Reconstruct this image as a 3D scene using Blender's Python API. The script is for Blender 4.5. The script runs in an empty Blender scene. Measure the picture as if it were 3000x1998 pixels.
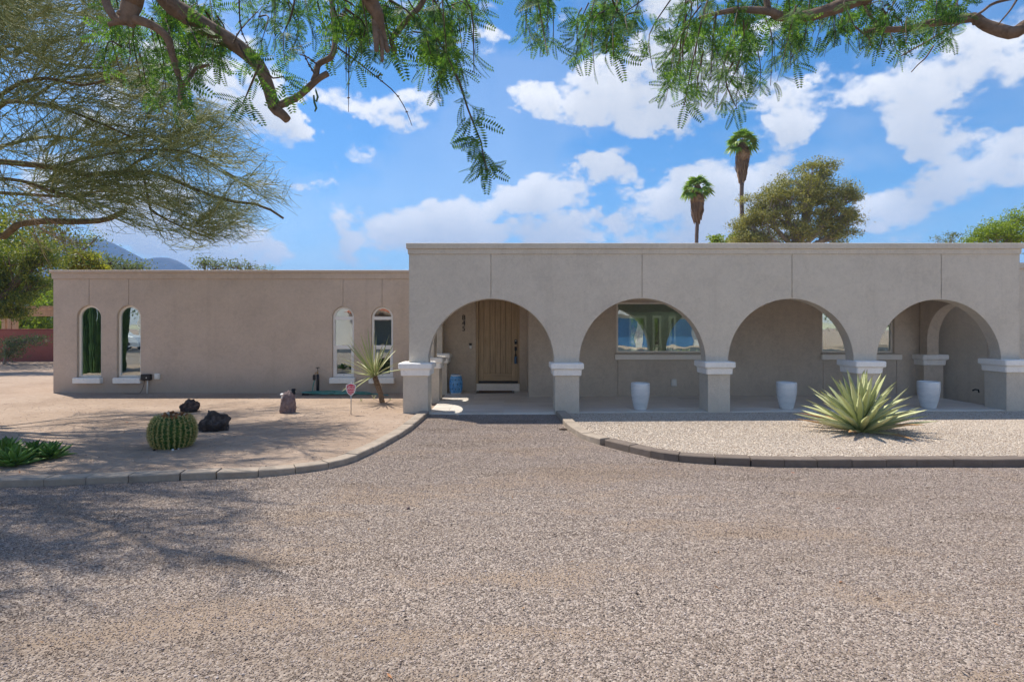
import bpy, bmesh, math, random
import numpy as np
from mathutils import Vector, Matrix, noise, geometry

# ------------------------------------------------------------------ scene, camera, sky, sun
sc = bpy.context.scene
col = sc.collection
F = 1664.0            # focal length in photograph pixels (3000 wide)
HZ = 955.0            # horizon row
EYE = 1.75            # camera height
cam_d = bpy.data.cameras.new('camera'); cam = bpy.data.objects.new('camera', cam_d); col.objects.link(cam)
cam.location = (0, 0, EYE); cam.rotation_euler = (math.pi/2, 0, 0)
cam_d.sensor_width = 36; cam_d.sensor_fit = 'HORIZONTAL'; cam_d.lens = 36*F/3000
cam_d.shift_y = -(999-HZ)/3000; cam_d.clip_start = 0.05; cam_d.clip_end = 8000
sc.camera = cam
sc.view_settings.view_transform = 'Standard'; sc.view_settings.look = 'None'
sc.view_settings.gamma = 1.0; sc.view_settings.exposure = 1.78
sc.render.resolution_x = 1024; sc.render.resolution_y = 681
sc.cycles.max_bounces = 8; sc.cycles.diffuse_bounces = 4; sc.cycles.glossy_bounces = 3; sc.cycles.transparent_max_bounces = 16
sc.cycles.sample_clamp_indirect = 6.0
sc.cycles.use_denoising = True

SUN_DIR = Vector((0.45, -0.34, -1.0)).normalized()      # the way the light travels
sun_d = bpy.data.lights.new('sun', 'SUN'); sun = bpy.data.objects.new('sun', sun_d); col.objects.link(sun)
sun_d.energy = 2.0; sun_d.angle = math.radians(0.53); sun_d.color = (1.0, 0.925, 0.81)
sun.rotation_euler = SUN_DIR.to_track_quat('-Z', 'Y').to_euler(); sun.location = (-20, 15, 40)

world = bpy.data.worlds.new('World'); sc.world = world; world.use_nodes = True
wt = world.node_tree; wt.nodes.clear()
def wn(t, **k):
    n = wt.nodes.new(t)
    for a, b in k.items(): setattr(n, a, b)
    return n
def wmath(op, a, b=None, c=None, clamp=False):
    n = wn('ShaderNodeMath', operation=op, use_clamp=clamp)
    for i, v in enumerate((a, b, c)):
        if v is None: continue
        if isinstance(v, (int, float)): n.inputs[i].default_value = v
        else: wt.links.new(v, n.inputs[i])
    return n.outputs[0]
sky = wn('ShaderNodeTexSky', sky_type='NISHITA'); sky.sun_disc = False
sky.sun_elevation = math.asin(-SUN_DIR.z); sky.sun_rotation = math.atan2(-SUN_DIR.x, -SUN_DIR.y)
sky.altitude = 760; sky.air_density = 1.0; sky.dust_density = 0.6; sky.ozone_density = 1.0
# cumulus banks, worked out once as a panorama of the whole sky (no file is read)
# centre and half-size (photograph pixels / 1.2744), amount
CLOUDS = [(1480,195,190,105,1),(1570,262,170,55,1),(1265,235,80,42,.8),(1650,180,190,110,.75),(1835,282,60,36,.8),(1410,130,90,60,.5),
  (2100,205,250,115,.95),(2230,140,230,110,.9),(1900,190,160,55,.6),(2080,255,130,50,.9),(2160,325,130,36,.8),
  (2270,395,190,75,1),(2130,450,170,60,1),(2080,505,130,38,.9),(2345,370,80,70,1),
  (1620,425,120,60,1),(1570,490,170,75,1),(1700,470,150,90,.9),(1480,525,200,45,.9),(1385,408,80,46,1),(1215,400,60,18,.55),
  (1230,455,130,58,1),(900,515,170,62,1),(1020,500,150,62,1),(1150,545,320,50,1),(830,545,100,45,.9),(680,590,200,45,.75),(620,560,70,36,.9),
  (760,445,90,26,.7),(600,265,140,85,1),(690,275,60,50,1),(480,200,110,70,.8),(805,225,95,36,.8),(940,262,95,60,.95),(1000,300,70,32,.6),
  (400,520,190,90,.9),(470,610,160,36,.8),(1090,40,60,22,.5),(1125,105,45,16,.45),(250,430,200,80,.6)]

def sky_panorama(W=3072, H=1536):
    g = np.random.default_rng(21); h = H//2
    az = ((np.arange(W)+.5)/W-.25)*2*np.pi; az = (az+np.pi) % (2*np.pi)-np.pi; el = (np.arange(h)+.5)/h*np.pi/2
    def value(cells_x, cells_y, off=0.0):
        t = g.random((cells_y+3, cells_x)); x = np.arange(W)/W*cells_x; y = np.arange(h)/h*cells_y+off
        x0 = x.astype(int) % cells_x; x1 = (x0+1) % cells_x; fx = x-np.floor(x); fx = fx*fx*(3-2*fx); y0 = y.astype(int); fy = y-y0; fy = (fy*fy*(3-2*fy))[:, None]
        return (t[y0][:, x0]*(1-fx)+t[y0][:, x1]*fx)*(1-fy)+(t[y0+1][:, x0]*(1-fx)+t[y0+1][:, x1]*fx)*fy
    def fbm(base, octs, rough):
        s = np.zeros((h, W), np.float32); a = 1.; n = 0.
        for o in range(octs): s += (a*value(base*2**o, int(base*.40)*2**o)).astype(np.float32); n += a; a *= rough
        return s/n
    wx = fbm(56, 5, .62)-.5; wy = fbm(56, 5, .62)-.5; detail = fbm(72, 7, .64)-.5; fine = fbm(28, 5, .55)-.5
    D = np.full((h, W), -1., np.float32)
    A = az[None, :]+wx*.16; E = el[:, None]+wy*.075
    cols = np.where(np.abs(az) < .95)[0]; order = cols; rows = int(.62/(np.pi/2)*h); Aw = A[:rows][:, order]; Ew = E[:rows][:, order]; Dw = np.zeros_like(Aw)
    for cx, cy, rx, ry, amp in CLOUDS:
        px, py = cx*1.2744, cy*1.2744; a = math.atan((px-1500)/F); e = math.atan((HZ-py)/F*math.cos(a)); ra = rx*1.2744/F*math.cos(a)**2*1.05; re = ry*1.2744/F*math.cos(a)*1.02
        r2 = ((Aw-a)/ra)**2+((Ew-e)/re)**2; Dw = np.maximum(Dw, amp*np.clip(1-r2, 0, 1)**.7)+.22*amp*np.clip(1-r2, 0, 1)*(Dw > .05)
    Dw = np.minimum(Dw, 1.15)
    inn = np.clip((.82-np.abs(az[order]))/.10, 0, 1)[None, :]*np.clip((.58-el[:rows])/.05, 0, 1)[:, None]
    gen = np.clip((fbm(14, 3, .5)-.47)*4.2, -.3, 1.0); gen *= np.clip((1.45-el)/.3, 0, 1)[:, None]
    D = gen; sub = D[:rows][:, order]; D[np.ix_(np.arange(rows), order)] = sub*(1-inn)+Dw*inn
    dens = D*.92+detail*2.5+fine*.6
    t = np.clip((dens-.20)/(.72-.20), 0, 1); mask = t*t*(3-2*t)
    veil = np.clip((fbm(20, 6, .6)-.44)*1.4, 0, .20)*np.clip(1-(el-.1)/1.1, 0, 1)[:, None]
    thick = np.clip(dens-.2, 0, 1.3)
    up = np.zeros_like(thick); n = 26   # cloud lying above a point, towards the high sun, shades it
    for q in range(1, n): up[:-q*2] += thick[q*2:]/n
    shade = np.exp(-2.6*up)*(.84+.55*np.clip(detail*2.2+.22, -.35, .6)); tone = np.clip(.22+.86*shade, .2, 1.1)
    img = np.zeros((H, W, 4), np.float32); img[h:, :, 0] = np.maximum(mask*.96, veil); img[h:, :, 1] = tone; img[..., 3] = 1
    im = bpy.data.images.new('sky_panorama', W, H, float_buffer=True); im.colorspace_settings.name = 'Non-Color'; im.pixels.foreach_set(img.ravel()); im.pack(); return im
env = wn('ShaderNodeTexEnvironment'); env.image = sky_panorama(); esep = wn('ShaderNodeSeparateColor'); wt.links.new(env.outputs[0], esep.inputs[0])
ccol = wn('ShaderNodeMix', data_type='RGBA'); ccol.inputs['A'].default_value = (1.65, 1.78, 1.98, 1); ccol.inputs['B'].default_value = (3.35, 3.35, 3.38, 1)
wt.links.new(esep.outputs[1], ccol.inputs['Factor'])
mixc = wn('ShaderNodeMix', data_type='RGBA'); wt.links.new(esep.outputs[0], mixc.inputs['Factor'])
hsv = wn('ShaderNodeHueSaturation'); hsv.inputs['Saturation'].default_value = 1.37; hsv.inputs['Value'].default_value = 0.52
wt.links.new(sky.outputs[0], hsv.inputs['Color'])
wt.links.new(hsv.outputs[0], mixc.inputs['A']); wt.links.new(ccol.outputs['Result'], mixc.inputs['B'])
bg = wn('ShaderNodeBackground'); bg.inputs['Strength'].default_value = 0.10
wt.links.new(mixc.outputs['Result'], bg.inputs[0])
wo = wn('ShaderNodeOutputWorld'); wt.links.new(bg.outputs[0], wo.inputs[0])
world.cycles.sampling_method = 'MANUAL'; world.cycles.sample_map_resolution = 512

# ------------------------------------------------------------------ helpers
def at(px, py, Y): return Vector(((px-1500)/F*Y, Y, EYE-(py-HZ)/F*Y))
def on_ground(px, py, z=0.0):
    Y = F*(EYE-z)/(py-HZ); return Vector(((px-1500)/F*Y, Y, z))
R = random.Random(7)
NP = np.random.default_rng(11)

def tag(o, label=None, cat=None, group=None, kind=None):
    if label: o['label'] = label
    if cat: o['category'] = cat
    if group: o['group'] = group
    if kind: o['kind'] = kind
    return o
def link(name, me, mat=None, parent=None, smooth=False):
    o = bpy.data.objects.new(name, me); col.objects.link(o)
    if mat is not None and len(me.materials) == 0: me.materials.append(mat)
    if parent is not None:
        o.parent = parent
    if smooth: me.shade_smooth()
    return o
def empty(name, loc=(0,0,0), parent=None):
    o = bpy.data.objects.new(name, None); col.objects.link(o); o.location = loc; o.empty_display_size = .1
    if parent is not None: o.parent = parent
    return o

class MB:
    """collects faces; build() links them as one mesh object"""
    def __init__(s): s.v = []; s.f = []
    def add(s, vs, fs):
        b = len(s.v); s.v += [tuple(v) for v in vs]; s.f += [tuple(i+b for i in f) for f in fs]; return s
    def box(s, x0, x1, y0, y1, z0, z1, c=0.0):
        if c <= 0:
            vs = [(x0,y0,z0),(x1,y0,z0),(x1,y1,z0),(x0,y1,z0),(x0,y0,z1),(x1,y0,z1),(x1,y1,z1),(x0,y1,z1)]
            return s.add(vs, [(0,3,2,1),(4,5,6,7),(0,1,5,4),(1,2,6,5),(2,3,7,6),(3,0,4,7)])
        return s.loft(x0, x1, y0, y1, [(z0, -c), (z0+c, 0), (z1-c, 0), (z1, -c)], c)
    def loft(s, x0, x1, y0, y1, levels, c=0.0):
        """rectangle rings: levels (z, outward offset); c chamfers the vertical corners"""
        vs = []; fs = []; n = 8 if c > 0 else 4
        for z, p in levels:
            a, b, d, e = x0-p, x1+p, y0-p, y1+p
            if c > 0: ring = [(a+c,d),(b-c,d),(b,d+c),(b,e-c),(b-c,e),(a+c,e),(a,e-c),(a,d+c)]
            else: ring = [(a,d),(b,d),(b,e),(a,e)]
            vs += [(x, y, z) for x, y in ring]
        for k in range(len(levels)-1):
            for i in range(n):
                j = (i+1) % n; fs.append((k*n+i, k*n+j, (k+1)*n+j, (k+1)*n+i))
        fs.append(tuple(range(n-1, -1, -1))); m = (len(levels)-1)*n; fs.append(tuple(range(m, m+n)))
        return s.add(vs, fs)
    def tube(s, pts, rad, n=8, cap=True):
        pts = [Vector(p) for p in pts]; k = len(pts)
        if isinstance(rad, (int, float)): rad = [rad]*k
        vs = []; fs = []; up = Vector((0,0,1)); t0 = (pts[1]-pts[0]).normalized()
        if abs(t0.dot(up)) > .95: up = Vector((1,0,0))
        x = t0.cross(up).normalized()
        for i, p in enumerate(pts):
            t = (pts[min(i+1,k-1)]-pts[max(i-1,0)]).normalized()
            x = (x - t*x.dot(t)).normalized(); y = t.cross(x)
            for j in range(n):
                a = 2*math.pi*j/n; vs.append(p + (x*math.cos(a)+y*math.sin(a))*rad[i])
        for i in range(k-1):
            for j in range(n):
                q = (j+1) % n; fs.append((i*n+j, i*n+q, (i+1)*n+q, (i+1)*n+j))
        if cap: fs.append(tuple(range(n-1,-1,-1))); fs.append(tuple(range((k-1)*n, k*n)))
        return s.add(vs, fs)
    def lathe(s, prof, n=32, c=(0,0,0), squash=None):
        vs = []; fs = []; k = len(prof)
        for r, z in prof:
            for j in range(n):
                a = 2*math.pi*j/n; vs.append((c[0]+r*math.cos(a), c[1]+r*math.sin(a), c[2]+z))
        for i in range(k-1):
            for j in range(n):
                q = (j+1) % n; fs.append((i*n+j, i*n+q, (i+1)*n+q, (i+1)*n+j))
        if prof[0][0] > 1e-4: fs.append(tuple(range(n-1,-1,-1)))
        if prof[-1][0] > 1e-4: fs.append(tuple(range((k-1)*n, k*n)))
        return s.add(vs, fs)
    def build(s, name, mat, parent=None, smooth=False, loc=None):
        me = bpy.data.meshes.new(name); me.from_pydata(s.v, [], s.f); me.update()
        o = link(name, me, mat, parent, smooth)
        if loc is not None: o.location = loc
        return o

def sheet(outer, holes=(), a=0.0, b=1.0, plane='XZ', pos=None):
    """MB of an extruded polygon with holes; outline in (u, w); a..b the extrusion along the third axis"""
    loops = [list(outer)] + [list(h) for h in holes]
    pts = [p for l in loops for p in l]; m = len(pts)
    tris = geometry.tessellate_polygon([[Vector((p[0], p[1], 0)) for p in l] for l in loops])
    def P(u, w, t):
        return {'XZ': (u, t, w), 'YZ': (t, u, w), 'XY': (u, w, t)}[plane]
    vs = [P(u, w, a) for u, w in pts] + [P(u, w, b) for u, w in pts]
    fs = [tuple(t) for t in tris] + [tuple(i+m for i in reversed(t)) for t in tris]
    k = 0
    for l in loops:
        n = len(l)
        for i in range(n): fs.append((k+i, k+(i+1) % n, m+k+(i+1) % n, m+k+i))
        k += n
    mb = MB(); mb.add(vs, fs)
    return mb
def fix(o):
    bm = bmesh.new(); bm.from_mesh(o.data); bmesh.ops.recalc_face_normals(bm, faces=bm.faces); bm.to_mesh(o.data); bm.free(); return o
def np_mesh(name, V, Fc, mat, parent=None, smooth=False):
    """V (n,3), Fc (m,k) equal-sized faces"""
    me = bpy.data.meshes.new(name); V = np.asarray(V, np.float32); Fc = np.asarray(Fc, np.int32)
    me.vertices.add(len(V)); me.vertices.foreach_set('co', V.ravel())
    k = Fc.shape[1]; me.loops.add(Fc.size); me.loops.foreach_set('vertex_index', Fc.ravel())
    me.polygons.add(len(Fc)); me.polygons.foreach_set('loop_start', np.arange(len(Fc), dtype=np.int32)*k)
    me.update(calc_edges=True)
    return link(name, me, mat, parent, smooth)
def unit(a): return a/np.maximum(np.linalg.norm(a, axis=-1, keepdims=True), 1e-9)
def np_tubes(lines, r0, r1, n=3):
    """lines (N,K,3); radii arrays (N,) start and end -> V, quads"""
    L = np.asarray(lines, float); N, K, _ = L.shape
    t = np.gradient(L, axis=1); t = unit(t)
    ref = np.where(np.abs(t[..., 2:3]) > .9, np.array([1.,0,0]), np.array([0,0,1.]))
    x = unit(np.cross(t, ref)); y = np.cross(t, x)
    w = np.linspace(0, 1, K)[None, :]; r = (np.asarray(r0)[:, None]*(1-w)+np.asarray(r1)[:, None]*w)[..., None, None]
    a = np.arange(n)*2*np.pi/n
    V = L[:, :, None, :] + r*(x[:, :, None, :]*np.cos(a)[None, None, :, None]+y[:, :, None, :]*np.sin(a)[None, None, :, None])
    idx = np.arange(N*K*n).reshape(N, K, n)
    A = idx[:, :-1, :]; B = np.roll(A, -1, axis=2); D = idx[:, 1:, :]; C = np.roll(D, -1, axis=2)
    return V.reshape(-1, 3), np.stack([A, B, C, D], -1).reshape(-1, 4)
def cat(*vf):
    V = []; Fa = []; k = 0
    for v, f in vf:
        V.append(v); Fa.append(f+k); k += len(v)
    return np.concatenate(V), np.concatenate(Fa)
def np_leaves(P, size, aspect=.4, droop=0.0, seed=0):
    """one kite-shaped quad per point"""
    g = np.random.default_rng(seed); n = len(P)
    d = g.normal(size=(n, 3)); d[:, 2] -= droop; d = unit(d); q = unit(np.cross(d, g.normal(size=(n, 3))))
    s = (size*g.uniform(.6, 1.3, n))[:, None]
    V = np.stack([P, P+d*s*.5+q*s*aspect*.5, P+d*s, P+d*s*.5-q*s*aspect*.5], 1).reshape(-1, 3)
    return V, np.arange(n*4).reshape(n, 4)
def spline(pts, n):
    """Catmull-Rom through points -> n samples"""
    P = [np.array(p, float) for p in pts]; P = [2*P[0]-P[1]] + P + [2*P[-1]-P[-2]]; m = len(P)-3; out = []
    for i in range(n):
        t = i/(n-1)*m; k = min(int(t), m-1); t -= k; a, b, c, d = P[k:k+4]
        out.append(.5*((2*b)+(c-a)*t+(2*a-5*b+4*c-d)*t*t+(3*b-a-3*c+d)*t**3))
    return np.array(out)
def copy_parts(src, dst):
    for ch in list(src.children):
        c = ch.copy(); col.objects.link(c); c.parent = dst; copy_parts(ch, c)
def text_mesh(body, size, depth, align='CENTER'):
    cu = bpy.data.curves.new('lettering', 'FONT'); cu.body = body; cu.size = size; cu.extrude = depth; cu.align_x = align; cu.align_y = 'CENTER'; cu.resolution_u = 3
    o = bpy.data.objects.new('lettering', cu); col.objects.link(o); dg = bpy.context.evaluated_depsgraph_get()
    me = bpy.data.meshes.new_from_object(o.evaluated_get(dg)); bpy.data.objects.remove(o); bpy.data.curves.remove(cu)
    me.name = 'lettering'; return me

# ------------------------------------------------------------------ materials
class NT:
    def __init__(s, name):
        s.m = bpy.data.materials.new(name); s.m.use_nodes = True; s.t = s.m.node_tree
        s.b = s.t.nodes['Principled BSDF']; s.out = s.t.nodes['Material Output']
        s.tc = s.n('ShaderNodeTexCoord'); s.co = s.tc.outputs['Object']
    def n(s, t, **k):
        x = s.t.nodes.new(t)
        for a, b in k.items(): setattr(x, a, b)
        return x
    def put(s, v, sock):
        if isinstance(v, (int, float)): sock.default_value = v
        elif isinstance(v, (tuple, list)): sock.default_value = tuple(v)+((1,) if len(v) == 3 and sock.type == 'RGBA' else ())
        else: s.t.links.new(v, sock)
    def noise(s, scale, detail=4, rough=.55, co=None, out=0, dist=0):
        x = s.n('ShaderNodeTexNoise'); x.inputs['Scale'].default_value = scale; x.inputs['Detail'].default_value = detail
        x.inputs['Roughness'].default_value = rough; x.inputs['Distortion'].default_value = dist
        s.put(co or s.co, x.inputs['Vector']); return x.outputs[out]
    def voro(s, scale, feature='F1', out='Distance', co=None, rand=1):
        x = s.n('ShaderNodeTexVoronoi', feature=feature); x.inputs['Scale'].default_value = scale; x.inputs['Randomness'].default_value = rand
        s.put(co or s.co, x.inputs['Vector']); return x.outputs[out]
    def map(s, scale=(1,1,1), loc=(0,0,0), rot=(0,0,0), co=None):
        x = s.n('ShaderNodeMapping'); x.inputs['Scale'].default_value = scale; x.inputs['Location'].default_value = loc; x.inputs['Rotation'].default_value = rot
        s.put(co or s.co, x.inputs[0]); return x.outputs[0]
    def math(s, op, a, b=None, clamp=False):
        x = s.n('ShaderNodeMath', operation=op, use_clamp=clamp); s.put(a, x.inputs[0])
        if b is not None: s.put(b, x.inputs[1])
        return x.outputs[0]
    def rng(s, v, a, b, c=0., d=1., smooth=False):
        x = s.n('ShaderNodeMapRange'); x.interpolation_type = 'SMOOTHSTEP' if smooth else 'LINEAR'
        s.put(v, x.inputs[0])
        for i, q in enumerate((a, b, c, d)): x.inputs[i+1].default_value = q
        return x.outputs[0]
    def ramp(s, v, stops, interp='LINEAR'):
        x = s.n('ShaderNodeValToRGB'); s.put(v, x.inputs[0]); e = x.color_ramp.elements; x.color_ramp.interpolation = interp
        while len(e) < len(stops): e.new(.5)
        for i, (p, c) in enumerate(stops): e[i].position = p; e[i].color = tuple(c)+(1,)
        return x.outputs[0]
    def mix(s, f, a, b, mode='MIX'):
        x = s.n('ShaderNodeMix', data_type='RGBA', blend_type=mode)
        s.put(f, x.inputs['Factor']); s.put(a, x.inputs['A']); s.put(b, x.inputs['B']); return x.outputs['Result']
    def bump(s, h, strength=.4, dist=.01, normal=None):
        x = s.n('ShaderNodeBump'); x.inputs['Strength'].default_value = strength; x.inputs['Distance'].default_value = dist
        s.put(h, x.inputs['Height'])
        if normal is not None: s.put(normal, x.inputs['Normal'])
        return x.outputs[0]
    def bevel(s, r):
        x = s.n('ShaderNodeBevel', samples=4); x.inputs['Radius'].default_value = r; return x.outputs[0]
    def fin(s, color=None, rough=.8, normal=None, metal=0., spec=.5, **k):
        if color is not None: s.put(color, s.b.inputs['Base Color'])
        s.put(rough, s.b.inputs['Roughness']); s.b.inputs['Metallic'].default_value = metal; s.b.inputs['Specular IOR Level'].default_value = spec
        if normal is not None: s.put(normal, s.b.inputs['Normal'])
        return s.m
def rnd_island(m): return m.n('ShaderNodeNewGeometry').outputs['Random Per Island']
def rnd_obj(m): return m.n('ShaderNodeObjectInfo').outputs['Random']

def stucco(name, c, var=.10, rough_scale=1.0, bevel=.018, lift=0.0, ground_tone=0.0):
    m = NT(name); c = np.array(c)
    big = m.noise(1.3, 4, .6); trowel = m.noise(9*rough_scale, 5, .72, dist=1.1); fine = m.noise(120, 2, .6)
    t = m.math('ADD', m.math('MULTIPLY', big, .45), m.math('MULTIPLY', trowel, .55))
    colr = m.ramp(t, [(.30, c*(1-var*1.7)), (.5, c), (.70, c*(1+var*1.2))])
    scr = m.rng(m.noise(15, 4, .72, dist=2.6), .56, .66, 0, .55)
    colr = m.mix(scr, colr, tuple(c*.80))
    st_ = m.rng(m.noise(1.0, 5, .7, co=m.map((5, 5, .16))), .52, .72, 0, .16, True)
    colr = m.mix(st_, colr, tuple(c*np.array([.66, .64, .62])))
    if ground_tone > 0:   # darker towards the ground, with a ragged upper edge
        sp = m.n('ShaderNodeSeparateXYZ'); m.put(m.co, sp.inputs[0])
        h = m.math('ADD', sp.outputs[2], m.math('MULTIPLY', m.noise(2.2, 5, .6), -.45))
        colr = m.mix(m.rng(h, -.15, .45, ground_tone, 0, True), colr, tuple(c*np.array([.62, .64, .66])))
    hgt = m.math('ADD', m.math('MULTIPLY', m.noise(14*rough_scale, 4, .7, dist=1.0), .7), m.math('MULTIPLY', fine, .3))
    return m.fin(colr, .92, m.bump(hgt, .9, .018, m.bevel(bevel)), spec=.25)

M = {}
M['stucco'] = stucco('taupe_stucco', (.58, .472, .385), ground_tone=.55)
M['stucco_main'] = stucco('taupe_stucco_arcade', (.615, .548, .455))
M['stucco_porch'] = stucco('taupe_stucco_porch', (.60, .515, .42), var=.13, ground_tone=.35)
M['trim'] = stucco('white_stucco_trim', (.90, .875, .83), var=.06, bevel=.012)
M['red_stucco'] = stucco('red_stucco', (.36, .125, .10), ground_tone=.3)
M['white_stucco'] = stucco('white_stucco', (.72, .69, .64), var=.05)
def simple(name, c, rough=.6, metal=0., spec=.5, var=0., scale=20, bump=0., bscale=60, bdist=.005):
    m = NT(name); c = np.array(c)
    colr = tuple(c) if var == 0 else m.ramp(m.noise(scale, 5, .6), [(.3, c*(1-var)), (.7, c*(1+var))])
    return m.fin(colr, rough, m.bump(m.noise(bscale, 4, .6), bump, bdist) if bump else None, metal, spec)
M['vinyl'] = simple('white_vinyl', (.80, .79, .77), .35, var=.03)
M['cream_frame'] = simple('cream_frame', (.84, .79, .71), .45, var=.03)
M['black'] = simple('black_metal', (.012, .012, .013), .4)
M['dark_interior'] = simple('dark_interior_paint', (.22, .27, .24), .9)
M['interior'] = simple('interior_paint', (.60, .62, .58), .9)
M['roof'] = simple('roof_coating', (.62, .61, .58), .9, var=.1)
M['conduit'] = simple('pvc', (.72, .71, .67), .5)
M['brass'] = simple('brass', (.45, .30, .16), .4, metal=.8)
M['steel'] = simple('steel', (.45, .45, .45), .35, metal=.9)
M['blue_plastic'] = simple('blue_lockbox', (.04, .12, .24), .4)
M['lampshade'] = simple('lampshade_cloth', (.62, .50, .36), .9)

def wood(name, c, axis='z'):
    m = NT(name); c = np.array(c)
    co = m.map((38, 38, 1.4) if axis == 'z' else (1.4, 38, 38)); r = rnd_obj(m)
    off = m.n('ShaderNodeVectorMath', operation='ADD'); m.put(co, off.inputs[0]); m.put(m.math('MULTIPLY', r, 70), off.inputs[1])
    g = m.noise(1.0, 7, .68, co=off.outputs[0], dist=.8)
    colr = m.ramp(g, [(.25, c*.52), (.48, c), (.75, c*1.32)])
    colr = m.mix(m.rng(m.noise(3, 4, .6), .35, .75, 0, .35), colr, tuple(c*np.array([.72, .72, .75])))
    return m.fin(colr, .62, m.bump(g, .25, .003), spec=.3)
M['door_wood'] = wood('weathered_door_wood', (.50, .38, .245))
M['door_wood_h'] = wood('weathered_door_wood_rail', (.485, .37, .24), 'x')
M['pergola_wood'] = wood('pergola_wood', (.55, .36, .22))

m = NT('window_glass'); m.t.nodes.remove(m.b)
gl = m.n('ShaderNodeBsdfGlossy'); gl.inputs['Roughness'].default_value = .004; gl.inputs['Color'].default_value = (.90, .95, .97, 1)
m.put(m.bump(m.noise(1.6, 2, .5), .10, .02), gl.inputs['Normal'])
tr = m.n('ShaderNodeBsdfTransparent'); tr.inputs[0].default_value = (.68, .80, .75, 1)
fr = m.n('ShaderNodeFresnel'); fr.inputs[0].default_value = 1.5
mx = m.n('ShaderNodeMixShader'); m.put(m.math('ADD', m.math('MULTIPLY', fr.outputs[0], 1.6), .34, True), mx.inputs[0]); m.put(tr.outputs[0], mx.inputs[1]); m.put(gl.outputs[0], mx.inputs[2])
m.put(mx.outputs[0], m.out.inputs[0]); M['glass'] = m.m

def tile_mat():
    m = NT('porch_tile'); r = rnd_obj(m)
    off = m.n('ShaderNodeVectorMath', operation='ADD'); m.put(m.map((1.2, 6, 6)), off.inputs[0]); m.put(m.math('MULTIPLY', r, 50), off.inputs[1])
    v = m.noise(1.6, 6, .6, co=off.outputs[0], dist=1.0)
    t = m.math('ADD', m.math('MULTIPLY', v, .7), m.math('MULTIPLY', r, .3))
    return m.fin(m.ramp(t, [(.25, (.54, .50, .45)), (.5, (.64, .60, .545)), (.75, (.72, .68, .62))]), m.rng(v, .3, .7, .32, .5), m.bump(v, .08, .004), spec=.4)
M['tile'] = tile_mat()
M['grout'] = simple('grout', (.62, .60, .56), .9)

def gravel_base(name, cols, scale, sand, sandamt=(.50, .60), bumpd=.012, nz=.7):
    m = NT(name)
    c1 = m.voro(scale, out='Color'); s1 = m.n('ShaderNodeSeparateColor'); m.put(c1, s1.inputs[0])
    d1 = m.voro(scale); 
    colr = m.ramp(s1.outputs[0], [(i/(len(cols)-1), c) for i, c in enumerate(cols)])
    big = m.noise(nz, 6, .66, dist=.4, co=m.map((.55, 1.7, 1)))
    patch = m.rng(big, sandamt[0], sandamt[1], 0, .7, True)
    colr = m.mix(patch, colr, m.ramp(m.noise(60, 4, .7), [(.3, np.array(sand)*.82), (.7, np.array(sand)*1.12)]))
    tone = m.rng(m.noise(.33, 4, .6), .3, .7, .84, 1.12)
    colr = m.mix(m.rng(m.noise(.45, 5, .65, co=m.map((.5, 1.8, 1), (3, 7, 0))), .42, .68, 0, .42, True), colr, tuple(np.array(sand)*.62))
    hgt = m.math('ADD', m.math('MULTIPLY', d1, -1.0), m.math('MULTIPLY', m.noise(9, 5, .6), .8))
    return m.fin(colr, .93, m.bump(hgt, .8, bumpd, m.bump(m.noise(1.3, 4, .55, co=m.map((.6, 1.6, 1))), .55, .09)), spec=.2)
GR = [(.09, .072, .062), (.19, .155, .13), (.28, .228, .19), (.34, .278, .235), (.46, .395, .345), (.25, .195, .155)]
M['gravel'] = gravel_base('drive_gravel', GR, 75, (.32, .24, .175))
PG = [(.38, .30, .23), (.50, .42, .34), (.59, .51, .42), (.66, .59, .50), (.43, .35, .27)]
M['pale_gravel'] = gravel_base('pale_gravel', PG, 58, (.50, .42, .34), (.66, .8))

def soil():
    m = NT('packed_soil')
    a = m.noise(.55, 6, .6); b = m.noise(7, 6, .65); f = m.noise(55, 4, .7)
    t = m.math('ADD', m.math('MULTIPLY', a, .5), m.math('ADD', m.math('MULTIPLY', b, .3), m.math('MULTIPLY', f, .2)))
    colr = m.ramp(t, [(.32, (.28, .20, .145)), (.5, (.405, .305, .232)), (.66, (.51, .40, .315))])
    speck = m.rng(m.voro(38), .0, .11, .8, 0)
    sc_ = m.n('ShaderNodeSeparateColor'); m.put(m.voro(38, out='Color'), sc_.inputs[0])
    colr = m.mix(m.math('MULTIPLY', speck, m.rng(sc_.outputs[1], .55, .6)), colr, m.ramp(sc_.outputs[0], [(0, (.16, .12, .10)), (1, (.66, .58, .50))]))
    h = m.math('ADD', m.math('MULTIPLY', b, 1.0), m.math('ADD', m.math('MULTIPLY', m.noise(40, 5, .7), .5), m.math('MULTIPLY', m.noise(6, 4, .6, co=m.map((.35, 2.2, 1))), .9)))
    return m.fin(colr, .95, m.bump(h, 1.0, .045), spec=.15)
M['soil'] = soil()
def stone_random(name, cols, dust=None):
    m = NT(name); r = rnd_obj(m)
    colr = m.ramp(r, [(i/(len(cols)-1), c) for i, c in enumerate(cols)])
    if dust:   # stones half sunk in brown dirt, in drifts
        ps = m.n('ShaderNodeNewGeometry').outputs['Position']
        for sc_, lo_, hi_, am in ((.85, .52, .64, .62), (2.6, .57, .68, .6)):
            colr = m.mix(m.rng(m.noise(sc_, 5, .66, co=m.map((.5, 1.7, 1), (1.3*sc_, 2.1, 0), co=ps)), lo_, hi_, 0, am, True), colr, dust)
    return m.fin(colr, .85, None, spec=.25)
M['pebble'] = stone_random('gravel_stone', [(.08, .064, .058), (.22, .173, .15), (.32, .255, .22), (.385, .313, .275), (.26, .215, .20), (.54, .465, .425), (.32, .23, .178), (.14, .118, .11)], (.15, .105, .075))
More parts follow.
